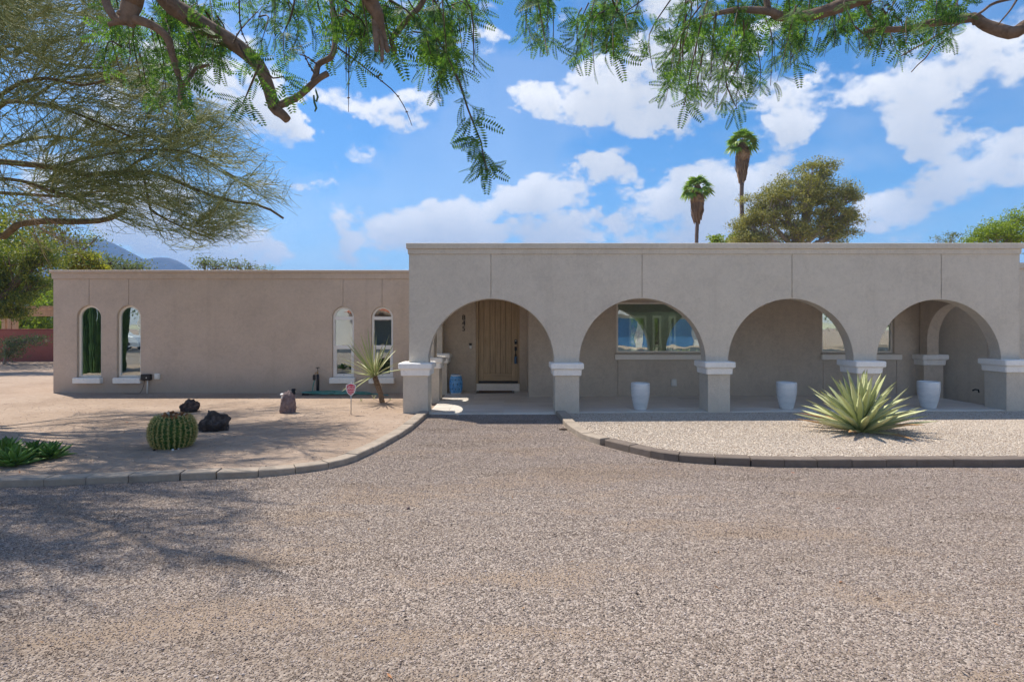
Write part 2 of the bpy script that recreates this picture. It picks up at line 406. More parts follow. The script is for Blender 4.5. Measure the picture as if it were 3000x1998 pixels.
M['pale_pebble'] = stone_random('pale_gravel_stone', [(.22, .165, .125), (.44, .365, .30), (.53, .46, .385), (.62, .555, .48), (.37, .29, .225), (.49, .395, .30)])
def concrete(name, c, mott=.2):
    m = NT(name); c = np.array(c); r = rnd_obj(m)
    t = m.noise(6, 7, .68, dist=.4)
    colr = m.ramp(t, [(.25, c*(1-mott*1.3)), (.55, c), (.8, c*(1+mott))])
    colr = m.mix(m.rng(r, 0, 1, 0, .25), colr, tuple(c*.78))
    pit = m.rng(m.voro(70), .0, .12, 1, 0)
    return m.fin(colr, .92, m.bump(m.math('ADD', m.noise(50, 5, .7), m.math('MULTIPLY', pit, -.6)), .5, .006, m.bevel(.012)), spec=.2)
M['kerb'] = concrete('kerb_concrete', (.37, .31, .25), .26)
M['kerb_dark'] = concrete('kerb_brown', (.185, .150, .125))  # darker brown version of the kerb concrete
M['asphalt'] = simple('asphalt', (.05, .05, .052), .9, var=.2, bump=.4)

def leafy(name, cols, trans=.35, rough=.5, scale=.6, spec=.35):
    m = NT(name); r = rnd_island(m); v = m.noise(scale, 3, .6)
    t = m.math('ADD', m.math('MULTIPLY', r, .55), m.math('MULTIPLY', v, .45))
    colr = m.ramp(t, [(.12+.76*i/(len(cols)-1), c) for i, c in enumerate(cols)])
    m.fin(colr, rough, spec=spec)
    if trans > 0:
        tl = m.n('ShaderNodeBsdfTranslucent'); m.put(m.mix(1., colr, (1.5, 1.7, .7), 'MULTIPLY'), tl.inputs[0])
        x = m.n('ShaderNodeMixShader'); x.inputs[0].default_value = trans
        m.put(m.b.outputs[0], x.inputs[1]); m.put(tl.outputs[0], x.inputs[2]); m.put(x.outputs[0], m.out.inputs[0])
    return m.m
M['mesq_leaf'] = leafy('mesquite_leaf', [(.018, .055, .024), (.05, .115, .035), (.11, .20, .045), (.22, .32, .065)], .40, .6, spec=.15)
M['pv_twig'] = leafy('green_twig', [(.13, .165, .05), (.25, .29, .09), (.42, .43, .17)], 0, .6)
M['dry_twig'] = leafy('dry_twig', [(.22, .14, .08), (.34, .23, .13), (.45, .32, .19)], 0, .7)
M['euc_leaf'] = leafy('eucalyptus_leaf', [(.10, .11, .035), (.21, .205, .06), (.34, .31, .09), (.46, .40, .13)], .25, .55, .35)
M['pine_leaf'] = leafy('dark_foliage', [(.025, .055, .012), (.07, .11, .02), (.19, .20, .03), (.32, .31, .05)], .3, .55, .5)
M['lime_leaf'] = leafy('lime_foliage', [(.09, .14, .02), (.20, .26, .03), (.34, .40, .05)], .4, .55, .5)
M['yellow_leaf'] = leafy('yellow_green_foliage', [(.13, .14, .02), (.28, .27, .03), (.46, .42, .06)], .35, .55, .5)
M['green_leaf'] = leafy('green_foliage', [(.04, .075, .02), (.08, .13, .035), (.15, .20, .06)], .35, .55, .5)
M['sage_leaf'] = leafy('sage_foliage', [(.08, .10, .055), (.14, .17, .085), (.22, .25, .13)], .3, .6, .6)
M['palm_leaf'] = leafy('palm_frond', [(.08, .17, .03), (.18, .30, .05), (.38, .44, .09)], .3, .45, .8)
M['palm_dead'] = leafy('dead_frond', [(.20, .12, .065), (.34, .215, .125), (.48, .32, .19)], .15, .8, 1.2)

def bark(name, c, scale=14, stretch=(3, 3, .6), bd=.02):
    m = NT(name); c = np.array(c); co = m.map(stretch)
    v = m.noise(scale, 7, .7, co=co, dist=.6); k = m.noise(5, 4, .6)
    colr = m.ramp(m.math('ADD', m.math('MULTIPLY', v, .65), m.math('MULTIPLY', k, .35)), [(.3, c*.35), (.48, c*.9), (.7, c*1.5)])
    knot = m.rng(m.voro(7), .0, .13, .85, 0, True)
    colr = m.mix(knot, colr, tuple(c*.16))
    return m.fin(colr, .9, m.bump(v, .8, bd), spec=.2)
M['mesq_bark'] = bark('mesquite_bark', (.21, .15, .11), 22, (1, 1, 1), .012)
M['pv_bark'] = bark('palo_verde_bark', (.17, .125, .07), 16, (1, 1, 1))
M['bark'] = bark('brown_bark', (.16, .115, .085), 8)
M['pale_bark'] = bark('pale_bark', (.30, .25, .21), 8)
M['palm_bark'] = bark('palm_bark', (.17, .125, .10), 5, (1, 1, 6))
def twigm():
    m = NT('mesquite_twig'); return m.fin(m.ramp(m.noise(9, 4), [(.35, (.045, .03, .022)), (.65, (.13, .085, .05))]), .8)
M['twig'] = twigm()

def agave_mat(name, a, b, tip, tip_at=.93):
    m = NT(name); at_ = m.n('ShaderNodeAttribute'); at_.attribute_name = 'along'; u = at_.outputs['Fac']
    r = rnd_obj(m); v = m.noise(18, 5, .6, co=m.map((1, 1, .15)))
    base = m.ramp(m.math('ADD', m.math('MULTIPLY', v, .6), m.math('MULTIPLY', r, .4)), [(.25, np.array(a)*.8), (.75, np.array(b)*1.05)])
    basal = m.mix(m.rng(u, .0, .45, .55, 0), base, (.40, .46, .12))
    dry = m.rng(m.math('ADD', u, m.math('MULTIPLY', m.math('SUBTRACT', m.noise(7, 4), .5), .35)), tip_at, tip_at+.06, 0, 1)
    colr = m.mix(dry, basal, tip)
    return m.fin(colr, .5, m.bump(v, .15, .01), spec=.35)
M['agave'] = agave_mat('agave_leaf', (.42, .46, .20), (.60, .62, .36), (.42, .26, .14), .95)
M['agave_dry'] = agave_mat('agave_leaf_dry', (.36, .36, .18), (.50, .47, .28), (.42, .25, .12), .55)
M['agave_green'] = agave_mat('small_agave_leaf', (.06, .14, .025), (.13, .25, .05), (.10, .06, .03), .97)
M['yucca'] = agave_mat('yucca_leaf', (.33, .37, .16), (.50, .51, .28), (.55, .45, .30), .93)

# ------------------------------------------------------------------ ground
def flat(name, pts, zf, mat, label=None):
    """polygon sheet with its own height function, cut into a fine grid so that it can dip"""
    tris = geometry.tessellate_polygon([[Vector((x, y, 0)) for x, y in pts]])
    me = bpy.data.meshes.new(name); me.from_pydata([(x, y, zf(x, y)) for x, y in pts], [], [tuple(t) for t in tris]); me.update()
    o = link(name, me, mat); fixup(o); return tag(o, label, kind='structure')
def fixup(o):
    bm = bmesh.new(); bm.from_mesh(o.data); bmesh.ops.recalc_face_normals(bm, faces=bm.faces)
    if sum(f.normal.z for f in bm.faces) < 0: bmesh.ops.reverse_faces(bm, faces=bm.faces)
    bm.to_mesh(o.data); bm.free()

flat('ground', [(-2600, -300), (2600, -300), (2600, 2600), (-2600, 2600)], lambda x, y: -.012, M['soil'], 'pale desert ground around the house')
KL = [(-14., 4.9), (-11., 5.25), (-8.5, 5.65), (-6.8, 5.95), (-5.53, 6.13), (-5.0, 6.21), (-4.1, 6.36), (-3.64, 6.44), (-3.13, 6.51), (-2.76, 6.62), (-2.29, 6.9), (-2.02, 7.335), (-1.81, 8.39), (-1.70, 9.27), (-1.645, 10.4), (-1.63, 11.16)]
KR = [(.86, 11.14), (.90, 10.5), (.918, 9.87), (1.0, 9.15), (1.127, 8.65), (1.342, 8.24), (1.607, 7.84), (1.912, 7.43), (2.3, 7.22), (2.9, 7.08), (3.37, 7.02), (4.23, 7.0), (5.12, 7.03), (6.33, 7.02), (7.6, 7.03), (9., 7.0), (11., 6.95), (14., 6.9)]
flat('gravel_drive', KL + [(-1.6, 11.3), (.9, 11.3)] + KR + [(30, 6.5), (30, -7.6), (-40, -7.6), (-40, 4.0)], lambda x, y: .004, M['gravel'], 'grey brown gravel drive in front of the house')
def zl(x, y): return .062 - max(0, min(1, (y-6)/8.5))*.05
def zr(x, y): return .075 - max(0, min(1, (y-7)/4))*.045 + max(0, x-1)*.005
def inset(path, d):
    out = []
    for i, p in enumerate(path):
        a = Vector(path[max(i-1, 0)]); b = Vector(path[min(i+1, len(path)-1)]); t = (b-a).normalized(); out.append((p[0]-t.y*d, p[1]+t.x*d))
    return out
flat('soil_bed', inset(KL, .1) + [(-2.0, 11.3), (-2.0, 14.8), (-11.9, 14.8), (-11.9, 21.), (-30, 21.), (-30, 5.)], zl, M['soil'], 'raked sandy soil bed left of the entrance')
flat('gravel_bed', inset(KR, .1) + [(14, 11.35), (.9, 11.35)], zr, M['pale_gravel'], 'pale gravel bed in front of the porch')
flat('street', [(-200, -16.5), (200, -16.5), (200, -7.6), (-200, -7.6)], lambda x, y: .004, M['asphalt'], 'asphalt street in front of the plot')

def stones(name, label, pts, zf, mat, density, smin, smax, nscale, cut, seed):
    """loose stones: geometry nodes strew real stones over a hidden-free sheet (only the stones are output)"""
    tris = geometry.tessellate_polygon([[Vector((x, y, 0)) for x, y in pts]])
    me = bpy.data.meshes.new(name); me.from_pydata([(x, y, zf(x, y)) for x, y in pts], [], [tuple(t) for t in tris]); me.update()
    o = link(name, me, mat); fixup(o); tag(o, label, kind='stuff')
    ng = bpy.data.node_groups.new(name, 'GeometryNodeTree')
    ng.interface.new_socket('Geometry', in_out='INPUT', socket_type='NodeSocketGeometry'); ng.interface.new_socket('Geometry', in_out='OUTPUT', socket_type='NodeSocketGeometry')
    N = ng.nodes.new; L = ng.links.new
    gi = N('NodeGroupInput'); go = N('NodeGroupOutput')
    dp = N('GeometryNodeDistributePointsOnFaces'); dp.inputs['Seed'].default_value = seed
    nz = N('ShaderNodeTexNoise'); nz.inputs['Scale'].default_value = nscale; nz.inputs['Detail'].default_value = 6; nz.inputs['Roughness'].default_value = .66; nz.inputs['Distortion'].default_value = .4
    mrg = N('ShaderNodeMapRange'); mrg.inputs[1].default_value = cut[0]; mrg.inputs[2].default_value = cut[1]; mrg.inputs[3].default_value = density; mrg.inputs[4].default_value = density*.40
    ps = N('GeometryNodeInputPosition'); vm = N('ShaderNodeVectorMath'); vm.operation = 'MULTIPLY'; vm.inputs[1].default_value = (.55, 1.7, 1); L(ps.outputs[0], vm.inputs[0]); L(vm.outputs[0], nz.inputs['Vector']); L(nz.outputs[0], mrg.inputs[0]); L(mrg.outputs[0], dp.inputs['Density']); L(gi.outputs[0], dp.inputs['Mesh'])
    ico = N('GeometryNodeMeshIcoSphere'); ico.inputs['Radius'].default_value = 1; ico.inputs['Subdivisions'].default_value = 1
    sm = N('GeometryNodeSetMaterial'); sm.inputs['Material'].default_value = mat; L(ico.outputs[0], sm.inputs[0])
    ip = N('GeometryNodeInstanceOnPoints'); L(dp.outputs['Points'], ip.inputs['Points']); L(sm.outputs[0], ip.inputs['Instance'])
    rr = N('FunctionNodeRandomValue'); rr.data_type = 'FLOAT_VECTOR'; rr.inputs[0].default_value = (-.3, -.3, 0); rr.inputs[1].default_value = (.3, .3, 6.28)
    sw = N('FunctionNodeRandomValue'); sw.data_type = 'FLOAT_VECTOR'; sw.inputs[0].default_value = (smin, smin*.8, smin*.5); sw.inputs[1].default_value = (smax, smax*.75, smax*.5); sw.inputs['Seed'].default_value = 5
    L(rr.outputs[0], ip.inputs['Rotation']); L(sw.outputs[0], ip.inputs['Scale']); L(ip.outputs[0], go.inputs[0])
    md = o.modifiers.new('stones', 'NODES'); md.node_group = ng
    return o
stones('loose_gravel', 'loose grey brown stones strewn over the drive', inset(KL[3:], -.02) + [(-1.5, 11.15), (.82, 11.12)] + inset(KR[:-2], -.02) + [(6, 6.0), (2.9, 2.5), (-2.9, 2.5), (-6, 6.0)], lambda x, y: .006, M['pebble'], 5200, .003, .0066, .7, (.50, .62), 3)
stones('coarse_gravel', 'larger stones lying among the gravel of the drive', inset(KL[3:], -.05) + inset(KR[:-2], -.05) + [(6, 6.0), (2.9, 2.5), (-2.9, 2.5), (-6, 6.0)], lambda x, y: .008, M['pebble'], 60, .007, .012, .8, (.5, .7), 13)
stones('loose_pale_gravel', 'loose pale stones covering the bed by the porch', inset(KR[:-1], .2) + [(10.5, 11.1), (1.4, 11.1)], lambda x, y: zr(x, y)+.003, M['pale_pebble'], 2300, .006, .013, .6, (.7, .9), 9)
stones('soil_grit', 'small dark and pale stones scattered on the raked soil', inset(KL[1:], .25) + [(-2.3, 11.3), (-2.3, 14.5), (-11, 14.5), (-13, 9)], lambda x, y: zl(x, y)+.003, M['pebble'], 45, .003, .012, .7, (.45, .7), 21)

# kerbs: one block after another
def kerb(path, h, w, mat, label, bl):
    root = empty('kerb', (path[0][0], path[0][1], 0)); tag(root, label, kind='structure')
    P = [np.array(p) for p in path]; s = [0.]
    for a, b in zip(P, P[1:]): s.append(s[-1]+np.linalg.norm(b-a))
    sp = spline([(p[0], p[1], 0) for p in path], 400); ds = np.concatenate([[0], np.cumsum(np.linalg.norm(np.diff(sp, axis=0), axis=1))]); T = ds[-1]
    def pos(q):
        x = np.interp(q, ds, sp[:, 0]); y = np.interp(q, ds, sp[:, 1]); return np.array([x, y])
    q = 0.; k = 0
    while q < T-.12:
        L = min(bl*R.uniform(.85, 1.15), T-q); g = .0035 if R.random() < .85 else .014
        vs = []; n = 3; dz = R.uniform(-.004, .004); dn = R.uniform(-.005, .005); tl = R.uniform(-.004, .004)
        for i in range(n):
            qq = q+g+(L-2*g)*i/(n-1); p = pos(qq); t = pos(min(qq+.02, T))-pos(max(qq-.02, 0)); t /= np.linalg.norm(t); nn = np.array([-t[1], t[0]])
            hh = h+dz+tl*(i-1); c = .012
            for (o_, z) in ((dn, -.06), (dn, hh-c), (dn+c, hh), (dn+w-c, hh), (dn+w, hh-c), (dn+w, -.06)):
                a = p+nn*o_; vs.append((a[0]-path[0][0], a[1]-path[0][1], z))
        fs = []
        for i in range(n-1):
            for j in range(6): fs.append((i*6+j, (i+1)*6+j, (i+1)*6+(j+1) % 6, i*6+(j+1) % 6))
        fs += [tuple(range(6)), tuple(range(n*6-1, n*6-7, -1))]
        mb = MB(); mb.add(vs, fs); fix(mb.build('kerb_block', mat, root)); q += L; k += 1
    return root
kerb(KL, .085, .19, M['kerb'], 'pale concrete block kerb curving round the soil bed', .46)
kerb(KR[:6], .095, .19, M['kerb'], 'pale start of the kerb beside the entrance walk', .5)
kerb(KR[5:], .105, .19, M['kerb_dark'], 'dark brown block kerb round the pale gravel bed', .43)

# ------------------------------------------------------------------ porch
def zp(x): return .048+.0055*(x-1)
porch = empty('porch_floor', (0, 11.2, 0)); tag(porch, 'tiled porch floor behind the arches', kind='structure')
mb = MB(); mb.add([(x, y, z) for (x, y) in ((-1.66, .012), (9.9, .012), (9.9, 2.6), (.45, 2.6), (.45, 3.9), (-1.66, 3.9)) for z in (-.1, zp(x)-.006)],
   [(1, 3, 5, 7, 9, 11)] + [(2*i, 2*((i+1) % 6), 2*((i+1) % 6)+1, 2*i+1) for i in range(6)])
fix(mb.build('grout_bed', M['grout'], porch))
TW, TD = .74, .37; row = 0; y = 0.
while y < 3.75:
    x = -1.655 - (TW/2 if row % 2 else 0)
    lim = 9.88 if y < 2.4 else .44
    while x < lim:
        a, b = max(x, -1.655), min(x+TW, lim); d = min(y+TD, 3.78)
        if b-a > .04:
            g = .004; jz = R.uniform(-.0008, .0008); zz0, zz1 = zp(a)+jz, zp(b)+jz
            vs = [(a+g, y+g, -.05), (b-g, y+g, -.05), (b-g, d-g, -.05), (a+g, d-g, -.05), (a+g, y+g, zz0), (b-g, y+g, zz1), (b-g, d-g, zz1), (a+g, d-g, zz0)]
            t = MB(); t.add(vs, [(0,3,2,1),(4,5,6,7),(0,1,5,4),(1,2,6,5),(2,3,7,6),(3,0,4,7)]); t.build('floor_tile', M['tile'], porch)
        x += TW
    y += TD; row += 1

# ------------------------------------------------------------------ the house
house = empty('house', (0, 11.3, 0)); tag(house, 'low taupe stucco house with an arcaded porch and white pillar caps', 'house')
house.location = (0, 0, 0)
def part(mb, name, mat, parent=None, smooth=False):
    return fix(mb.build(name, mat, parent or house, smooth))
def arc(cx, cz, r, a0, a1, n):
    out = []   # hand-finished: the radius wanders by a few millimetres
    for i in range(n+1):
        t = math.radians(a0+(a1-a0)*i/n); q = r+(.007*noise.noise(Vector((cx*3, t*2.2, r)))+.003*noise.noise(Vector((cx*3, t*7, r))))*(1 if r > .5 else .3)*math.sin(math.pi*i/n)
        out.append((cx+q*math.cos(t), cz+q*math.sin(t)))
    return out

# arcade wall
ARCH = [(-1.665, .838), (1.336, 3.854), (4.299, 6.798), (7.251, 9.731)]
ZS = 1.04
def arcade_outline(zb, zt, x0, x1):
    out = [(x0, zb)]
    for a, b in ARCH:
        r = (b-a)/2; c = (a+b)/2
        out += [(a, zb)] + arc(c, ZS, r, 180, 0, 40) + [(b, zb)]
    return out + [(x1, zb), (x1, zt), (x0, zt)]
X0, X1 = -2.05, 10.10
part(sheet(arcade_outline(.90, 3.2, X0, X1), (), 11.315, 11.57), 'arcade_wall', M['stucco_main'])
slots = []
for jx in (-.42, 2.587, 5.57, 8.54):
    k = min(range(4), key=lambda i: abs(sum(ARCH[i])/2-jx)); top = ZS+(ARCH[k][1]-ARCH[k][0])/2
    slots.append([(jx-.006, top+.02), (jx+.006, top+.02), (jx+.006, 3.18), (jx-.006, 3.18)])
part(sheet(arcade_outline(.90, 3.2, X0, X1), slots, 11.30, 11.3155), 'arcade_stucco_face', M['stucco_main'])
# cornice and roof of the main block
mb = MB(); mb.loft(X0, X1, 11.30, 23.0, [(3.178, .018), (3.278, .02), (3.282, .046), (3.378, .05), (3.392, .04)]); part(mb, 'cornice', M['stucco_main'])
mb = MB(); mb.box(X0+.02, X1-.02, 11.58, 22.9, 2.78, 3.1); part(mb, 'roof', M['roof'])
mb = MB(); mb.box(X0+.28, 9.74, 11.58, 14.95, 2.68, 2.775); part(mb, 'porch_ceiling', M['stucco_porch'])
# side arcades (plane X = const) with stilted arches
def side_outline(y0, y1, opens, zt):
    out = [(y0, .9)]
    for a, b, zs in opens:
        out += [(a, .9)] + arc((a+b)/2, zs, (b-a)/2, 180, 0, 24) + [(b, .9)]
    return out + [(y1, .9), (y1, zt), (y0, zt)]
part(sheet(side_outline(11.575, 14.95, [(11.70, 12.97, 1.72), (13.45, 14.52, 1.80)], 3.17), (), X0, X0+.27, 'YZ'), 'arcade_wall', M['stucco_main'])
part(sheet(side_outline(11.575, 13.62, [(11.70, 13.38, 1.42)], 3.17), (), 9.78, 10.05, 'YZ'), 'arcade_wall', M['stucco_porch'])
# pillars with caps: x0, x1, y0, y1, cap top, kind
def pillar(x0, x1, y0, y1, zc, zb=-.1, mat='stucco_main'):
    mb = MB(); mb.box(x0, x1, y0, y1, zb, zc-.235); p = part(mb, 'pillar', M[mat])
    mb = MB(); mb.loft(x0, x1, y0, y1, [(zc-.25, .028), (zc-.24, .040), (zc-.145, .044), (zc-.128, .05), (zc-.112, .078), (zc-.10, .085), (zc-.014, .085), (zc, .070)], .02)
    part(mb, 'cap', M['trim'], p); return p
pillar(-2.145, -1.655, 11.18, 11.70, 1.02)
pillar(.845, 1.324, 11.18, 11.70, 1.02)
pillar(3.857, 4.292, 11.18, 11.70, 1.046)
pillar(6.81, 7.24, 11.18, 11.70, 1.06)
pillar(9.733, 10.22, 11.18, 11.70, 1.085)
pillar(-2.12, -1.66, 12.97, 13.45, 1.03)
pillar(-2.12, -1.66, 14.50, 14.93, 1.05)
pillar(9.70, 10.16, 13.38, 13.88, 1.075, mat='stucco_porch')

# porch back wall with two windows, door recess
W1 = (2.51, 4.95, 1.10, 2.32); W2 = (7.45, 9.19, 1.10, 2.32)
def rect(x0, x1, z0, z1): return [(x0, z0), (x1, z0), (x1, z1), (x0, z1)]
part(sheet(rect(.40, 9.86, -.1, 2.76), [rect(*W1), rect(*W2)], 13.662, 13.9), 'porch_wall', M['stucco_porch'])
sl = [rect(2.535, 2.545, .06, .93), rect(7.47, 7.48, .06, .93), rect(9.235, 9.245, .06, .93)]
part(sheet(rect(.40, 9.86, -.1, 2.76), [rect(*W1), rect(*W2)] + sl, 13.65, 13.6625), 'porch_wall_face', M['stucco_porch'])
mb = MB(); mb.box(.402, .65, 13.88, 15.2, -.1, 2.77); part(mb, 'recess_wall', M['stucco_porch'])
DX0, DX1 = -.953, .203
part(sheet(rect(-2.03, .40, -.1, 2.76), [rect(DX0, DX1, .235, 2.60)], 14.97, 15.2), 'recess_wall', M['stucco_porch'])
# left wing
LW0, LW1, LY = -11.87, -2.06, 14.70
WIN = [(-11.26, -10.63, .416, 2.285, 0), (-10.226, -9.608, .416, 2.285, 0), (-4.655, -4.09, .416, 2.25, 1), (-3.644, -3.08, .416, 2.25, 1)]
def arched(x0, x1, z0, zt, n=18):
    r = (x1-x0)/2; return [(x0, z0), (x1, z0)] + arc((x0+x1)/2, zt-r, r, 0, 180, n)
holes = [arched(a, b, c, d) for a, b, c, d, k in WIN]
part(sheet(rect(LW0, LW1, -.1, 3.08), holes, LY+.0125, LY+.26), 'wing_wall', M['stucco'])
sl = [rect((a+b)/2-.005, (a+b)/2+.005, d+.015, 3.02) for a, b, c, d, k in WIN]
part(sheet(rect(LW0, LW1, -.1, 3.08), holes + sl, LY, LY+.013), 'wing_wall_face', M['stucco'])
mb = MB(); mb.box(LW0, LW0+.25, LY+.262, 23, -.1, 3.08); part(mb, 'wing_wall', M['stucco'])
mb = MB(); mb.loft(LW0, X0-.055, LY, 23, [(2.965, .022), (3.04, .03), (3.115, .032), (3.12, .062), (3.178, .068), (3.19, .055)]); part(mb, 'cornice', M['stucco'])
mb = MB(); mb.box(LW0+.26, X0-.05, LY+.27, 22.9, 2.75, 2.95); part(mb, 'roof', M['roof'])
mb = MB(); mb.box(LW0+.26, .66, 22.7, 22.95, -.1, 2.74); part(mb, 'back_wall', M['stucco'])
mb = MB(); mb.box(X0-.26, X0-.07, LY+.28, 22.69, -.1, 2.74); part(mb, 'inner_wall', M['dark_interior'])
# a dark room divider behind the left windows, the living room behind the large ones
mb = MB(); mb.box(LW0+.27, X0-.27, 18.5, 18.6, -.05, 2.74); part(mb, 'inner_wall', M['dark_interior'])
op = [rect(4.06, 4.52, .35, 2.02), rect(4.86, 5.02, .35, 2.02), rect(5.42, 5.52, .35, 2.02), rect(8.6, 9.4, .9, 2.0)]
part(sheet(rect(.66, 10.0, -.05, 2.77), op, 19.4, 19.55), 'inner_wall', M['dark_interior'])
mb = MB()
for a, b, c, d in ((4.06, 4.52, .35, 2.02), (4.86, 5.02, .35, 2.02), (5.42, 5.52, .35, 2.02)):
    for q in ((a-.07, a, c, d), (b, b+.07, c, d), (a-.07, b+.07, d, d+.08), (a, b, 1.02, 1.08)): mb.box(q[0], q[1], 19.37, 19.41, q[2], q[3])
part(mb, 'inner_window_trim', M['interior'])
mb = MB(); mb.box(.66, 9.87, 14.35, 14.5, 2.10, 2.30); part(mb, 'ceiling_beam', M['vinyl'])
mb = MB(); mb.box(.66, 9.95, 13.92, 19.38, -.02, .06); part(mb, 'inner_floor', M['interior'])
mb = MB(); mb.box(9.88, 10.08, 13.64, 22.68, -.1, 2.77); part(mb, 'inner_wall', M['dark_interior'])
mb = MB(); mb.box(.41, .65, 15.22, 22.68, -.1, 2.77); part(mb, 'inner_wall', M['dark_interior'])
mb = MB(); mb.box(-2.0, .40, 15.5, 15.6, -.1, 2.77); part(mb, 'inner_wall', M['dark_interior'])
# a lit recessed ceiling lamp in the living room, seen through the large window
lp = empty('ceiling_lamp', (5.55, 17.2, 2.76), house)
m = NT('lamp_glow'); m.b.inputs['Emission Color'].default_value = (1, .86, .66, 1); m.b.inputs['Emission Strength'].default_value = 12; M['glow'] = m.m
mb = MB(); mb.lathe([(0, 0), (.07, 0), (.07, .012), (0, .014)], 20); mb.build('lens', M['glow'], lp, loc=(0, 0, -.016))
mb = MB(); mb.lathe([(.072, 0), (.10, 0), (.10, .02), (.072, .02)], 24); mb.build('trim_ring', M['vinyl'], lp, loc=(0, 0, -.02))
ll = bpy.data.lights.new('ceiling_lamp_light', 'POINT'); ll.energy = 22; ll.color = (1, .88, .72); ll.shadow_soft_size = .06; lo = bpy.data.objects.new('ceiling_lamp_light', ll); col.objects.link(lo); lo.parent = lp; lo.location = (0, 0, -.12)
# right wing
WG = [(10.16, 13.9), (10.60, 12.80), (10.80, 12.35), (16, 12.35), (16, 22.9), (10.16, 22.9)]
part(sheet(WG, (), -.1, 3.0, 'XY'), 'wing_wall', M['stucco_main'])
part(sheet([(10.16, 13.88), (10.58, 12.79), (10.78, 12.31), (16.04, 12.31), (16.04, 22.94), (10.16, 22.94)], (), 3.0, 3.12, 'XY'), 'cornice', M['stucco_main'])

# windows of the left wing
def ring(outer, inner, a, b): return sheet(outer, [inner], a, b)
for x0, x1, z0, zt, kind in WIN:
    w = empty('window', ((x0+x1)/2, LY, z0), house); ox, oz = (x0+x1)/2, z0
    yb = .07; t = .052
    def loc(mb):
        mb.v = [(v[0]-ox, v[1]-LY, v[2]-oz) for v in mb.v]; return mb
    a0, a1 = x0+.004, x1-.004
    fr_ = ring(arched(a0, a1, z0+.004, zt-.004), arched(a0+t, a1-t, z0+.05, zt-t), LY+yb, LY+yb+.06)
    part(loc(fr_), 'frame', M['vinyl'] if kind else M['cream_frame'], w)
    part(loc(sheet(arched(a0+t-.01, a1-t+.01, z0+.04, zt-t+.01), (), LY+yb+.028, LY+yb+.032)), 'pane', M['glass'], w)
    if kind:
        zt1 = 1.75-(927.7-955)/113.2; zt2 = 1.75-(936.8-955)/113.2
        mb = MB(); mb.box(a0+t-.002, a1-t+.002, LY+yb-.008, LY+yb+.05, zt2, zt1); part(loc(mb), 'transom', M['vinyl'], w)
        zm1 = 1.75-(1012-955)/113.2; zm2 = 1.75-(1022.5-955)/113.2
        mb = MB(); mb.box(a0+t-.002, a1-t+.002, LY+yb-.012, LY+yb+.05, zm2, zm1); part(loc(mb), 'meeting_rail', M['vinyl'], w)
        i0, i1, k0, k1 = a0+t+.001, a1-t-.001, z0+.052, zm2-.001
        part(loc(ring(rect(i0, i1, k0, k1), rect(i0+.034, i1-.034, k0+.034, k1-.006), LY+yb+.008, LY+yb+.045)), 'sash', M['vinyl'], w)
        mb = MB(); mb.box(ox-.014, ox+.014, LY+yb-.006, LY+yb+.01, k0+.002, k0+.02); part(loc(mb), 'latch', M['steel'], w)
    mb = MB(); mb.loft(x0-.045, x1+.045, LY-.115, LY+.07, [(z0-.148, -.012), (z0-.138, 0), (z0-.018, 0), (z0-.001, -.014)], .015); part(loc(mb), 'sill', M['trim'], w)
# large porch windows
for (x0, x1, z0, z1), recess in ((W1, .03), (W2, .06)):
    w = empty('window', ((x0+x1)/2, 13.65, z0), house); ox, oz, oy = (x0+x1)/2, z0, 13.65
    def loc(mb):
        mb.v = [(v[0]-ox, v[1]-oy, v[2]-oz) for v in mb.v]; return mb
    part(loc(ring(rect(x0+.003, x1-.003, z0+.003, z1-.003), rect(x0+.045, x1-.045, z0+.045, z1-.045), oy+recess, oy+recess+.08)), 'frame', M['cream_frame'], w)
    part(loc(sheet(rect(x0+.04, x1-.04, z0+.04, z1-.04), (), oy+recess+.038, oy+recess+.042)), 'pane', M['glass'], w)
    mb = MB(); mb.loft(x0-.04, x1+.14 if x0 > 5 else x1+.05, oy-.085, oy+.03, [(z0-.16, -.01), (z0-.15, 0), (z0-.045, 0), (z0-.035, -.006)], .012); part(loc(mb), 'sill', M['cream_frame'], w)
    mb = MB(); mb.box(x0-.02, x1+.03, oy-.045, oy+.025, z0-.034, z0-.002); part(loc(mb), 'upper_sill', M['stucco_porch'], w)

# door
door = empty('door', ((DX0+DX1)/2, 14.97, .235), house); ox, oy, oz = (DX0+DX1)/2, 14.97, .235
def dl(mb):
    mb.v = [(v[0]-ox, v[1]-oy, v[2]-oz) for v in mb.v]; return mb
def dx(z5): return (1320+.1977*z5-1500)/111.2
mb = MB(); mb.box(DX0+.002, dx(410), 14.99, 15.19, .237, 2.56); part(dl(mb), 'door_frame', M['door_wood'], door)
mb = MB(); mb.box(dx(1000), DX1-.002, 14.99, 15.19, .237, 2.56); part(dl(mb), 'door_frame', M['door_wood'], door)
mb = MB(); mb.box(DX0+.002, DX1-.002, 14.995, 15.18, 2.562, 2.598); part(dl(mb), 'door_frame', M['door_wood_h'], door)
zb = .293; d0 = dx(410)+.006; d1 = dx(1000)-.006; zr1 = zb+.195
mb = MB(); mb.box(d0, dx(490)-.001, 15.05, 15.10, zb, 2.55, .004); part(dl(mb), 'stile', M['door_wood'], door)
mb = MB(); mb.box(dx(905)+.001, d1, 15.05, 15.10, zb, 2.55, .004); part(dl(mb), 'stile', M['door_wood'], door)
mb = MB(); mb.box(dx(490)+.001, dx(905)-.001, 15.051, 15.10, zb, zr1, .004); part(dl(mb), 'rail', M['door_wood_h'], door)
mb = MB(); mb.box(dx(490)+.001, dx(905)-.001, 15.051, 15.10, 2.40, 2.55, .004); part(dl(mb), 'rail', M['door_wood_h'], door)
pe = [490, 583, 660, 737, 818, 905]
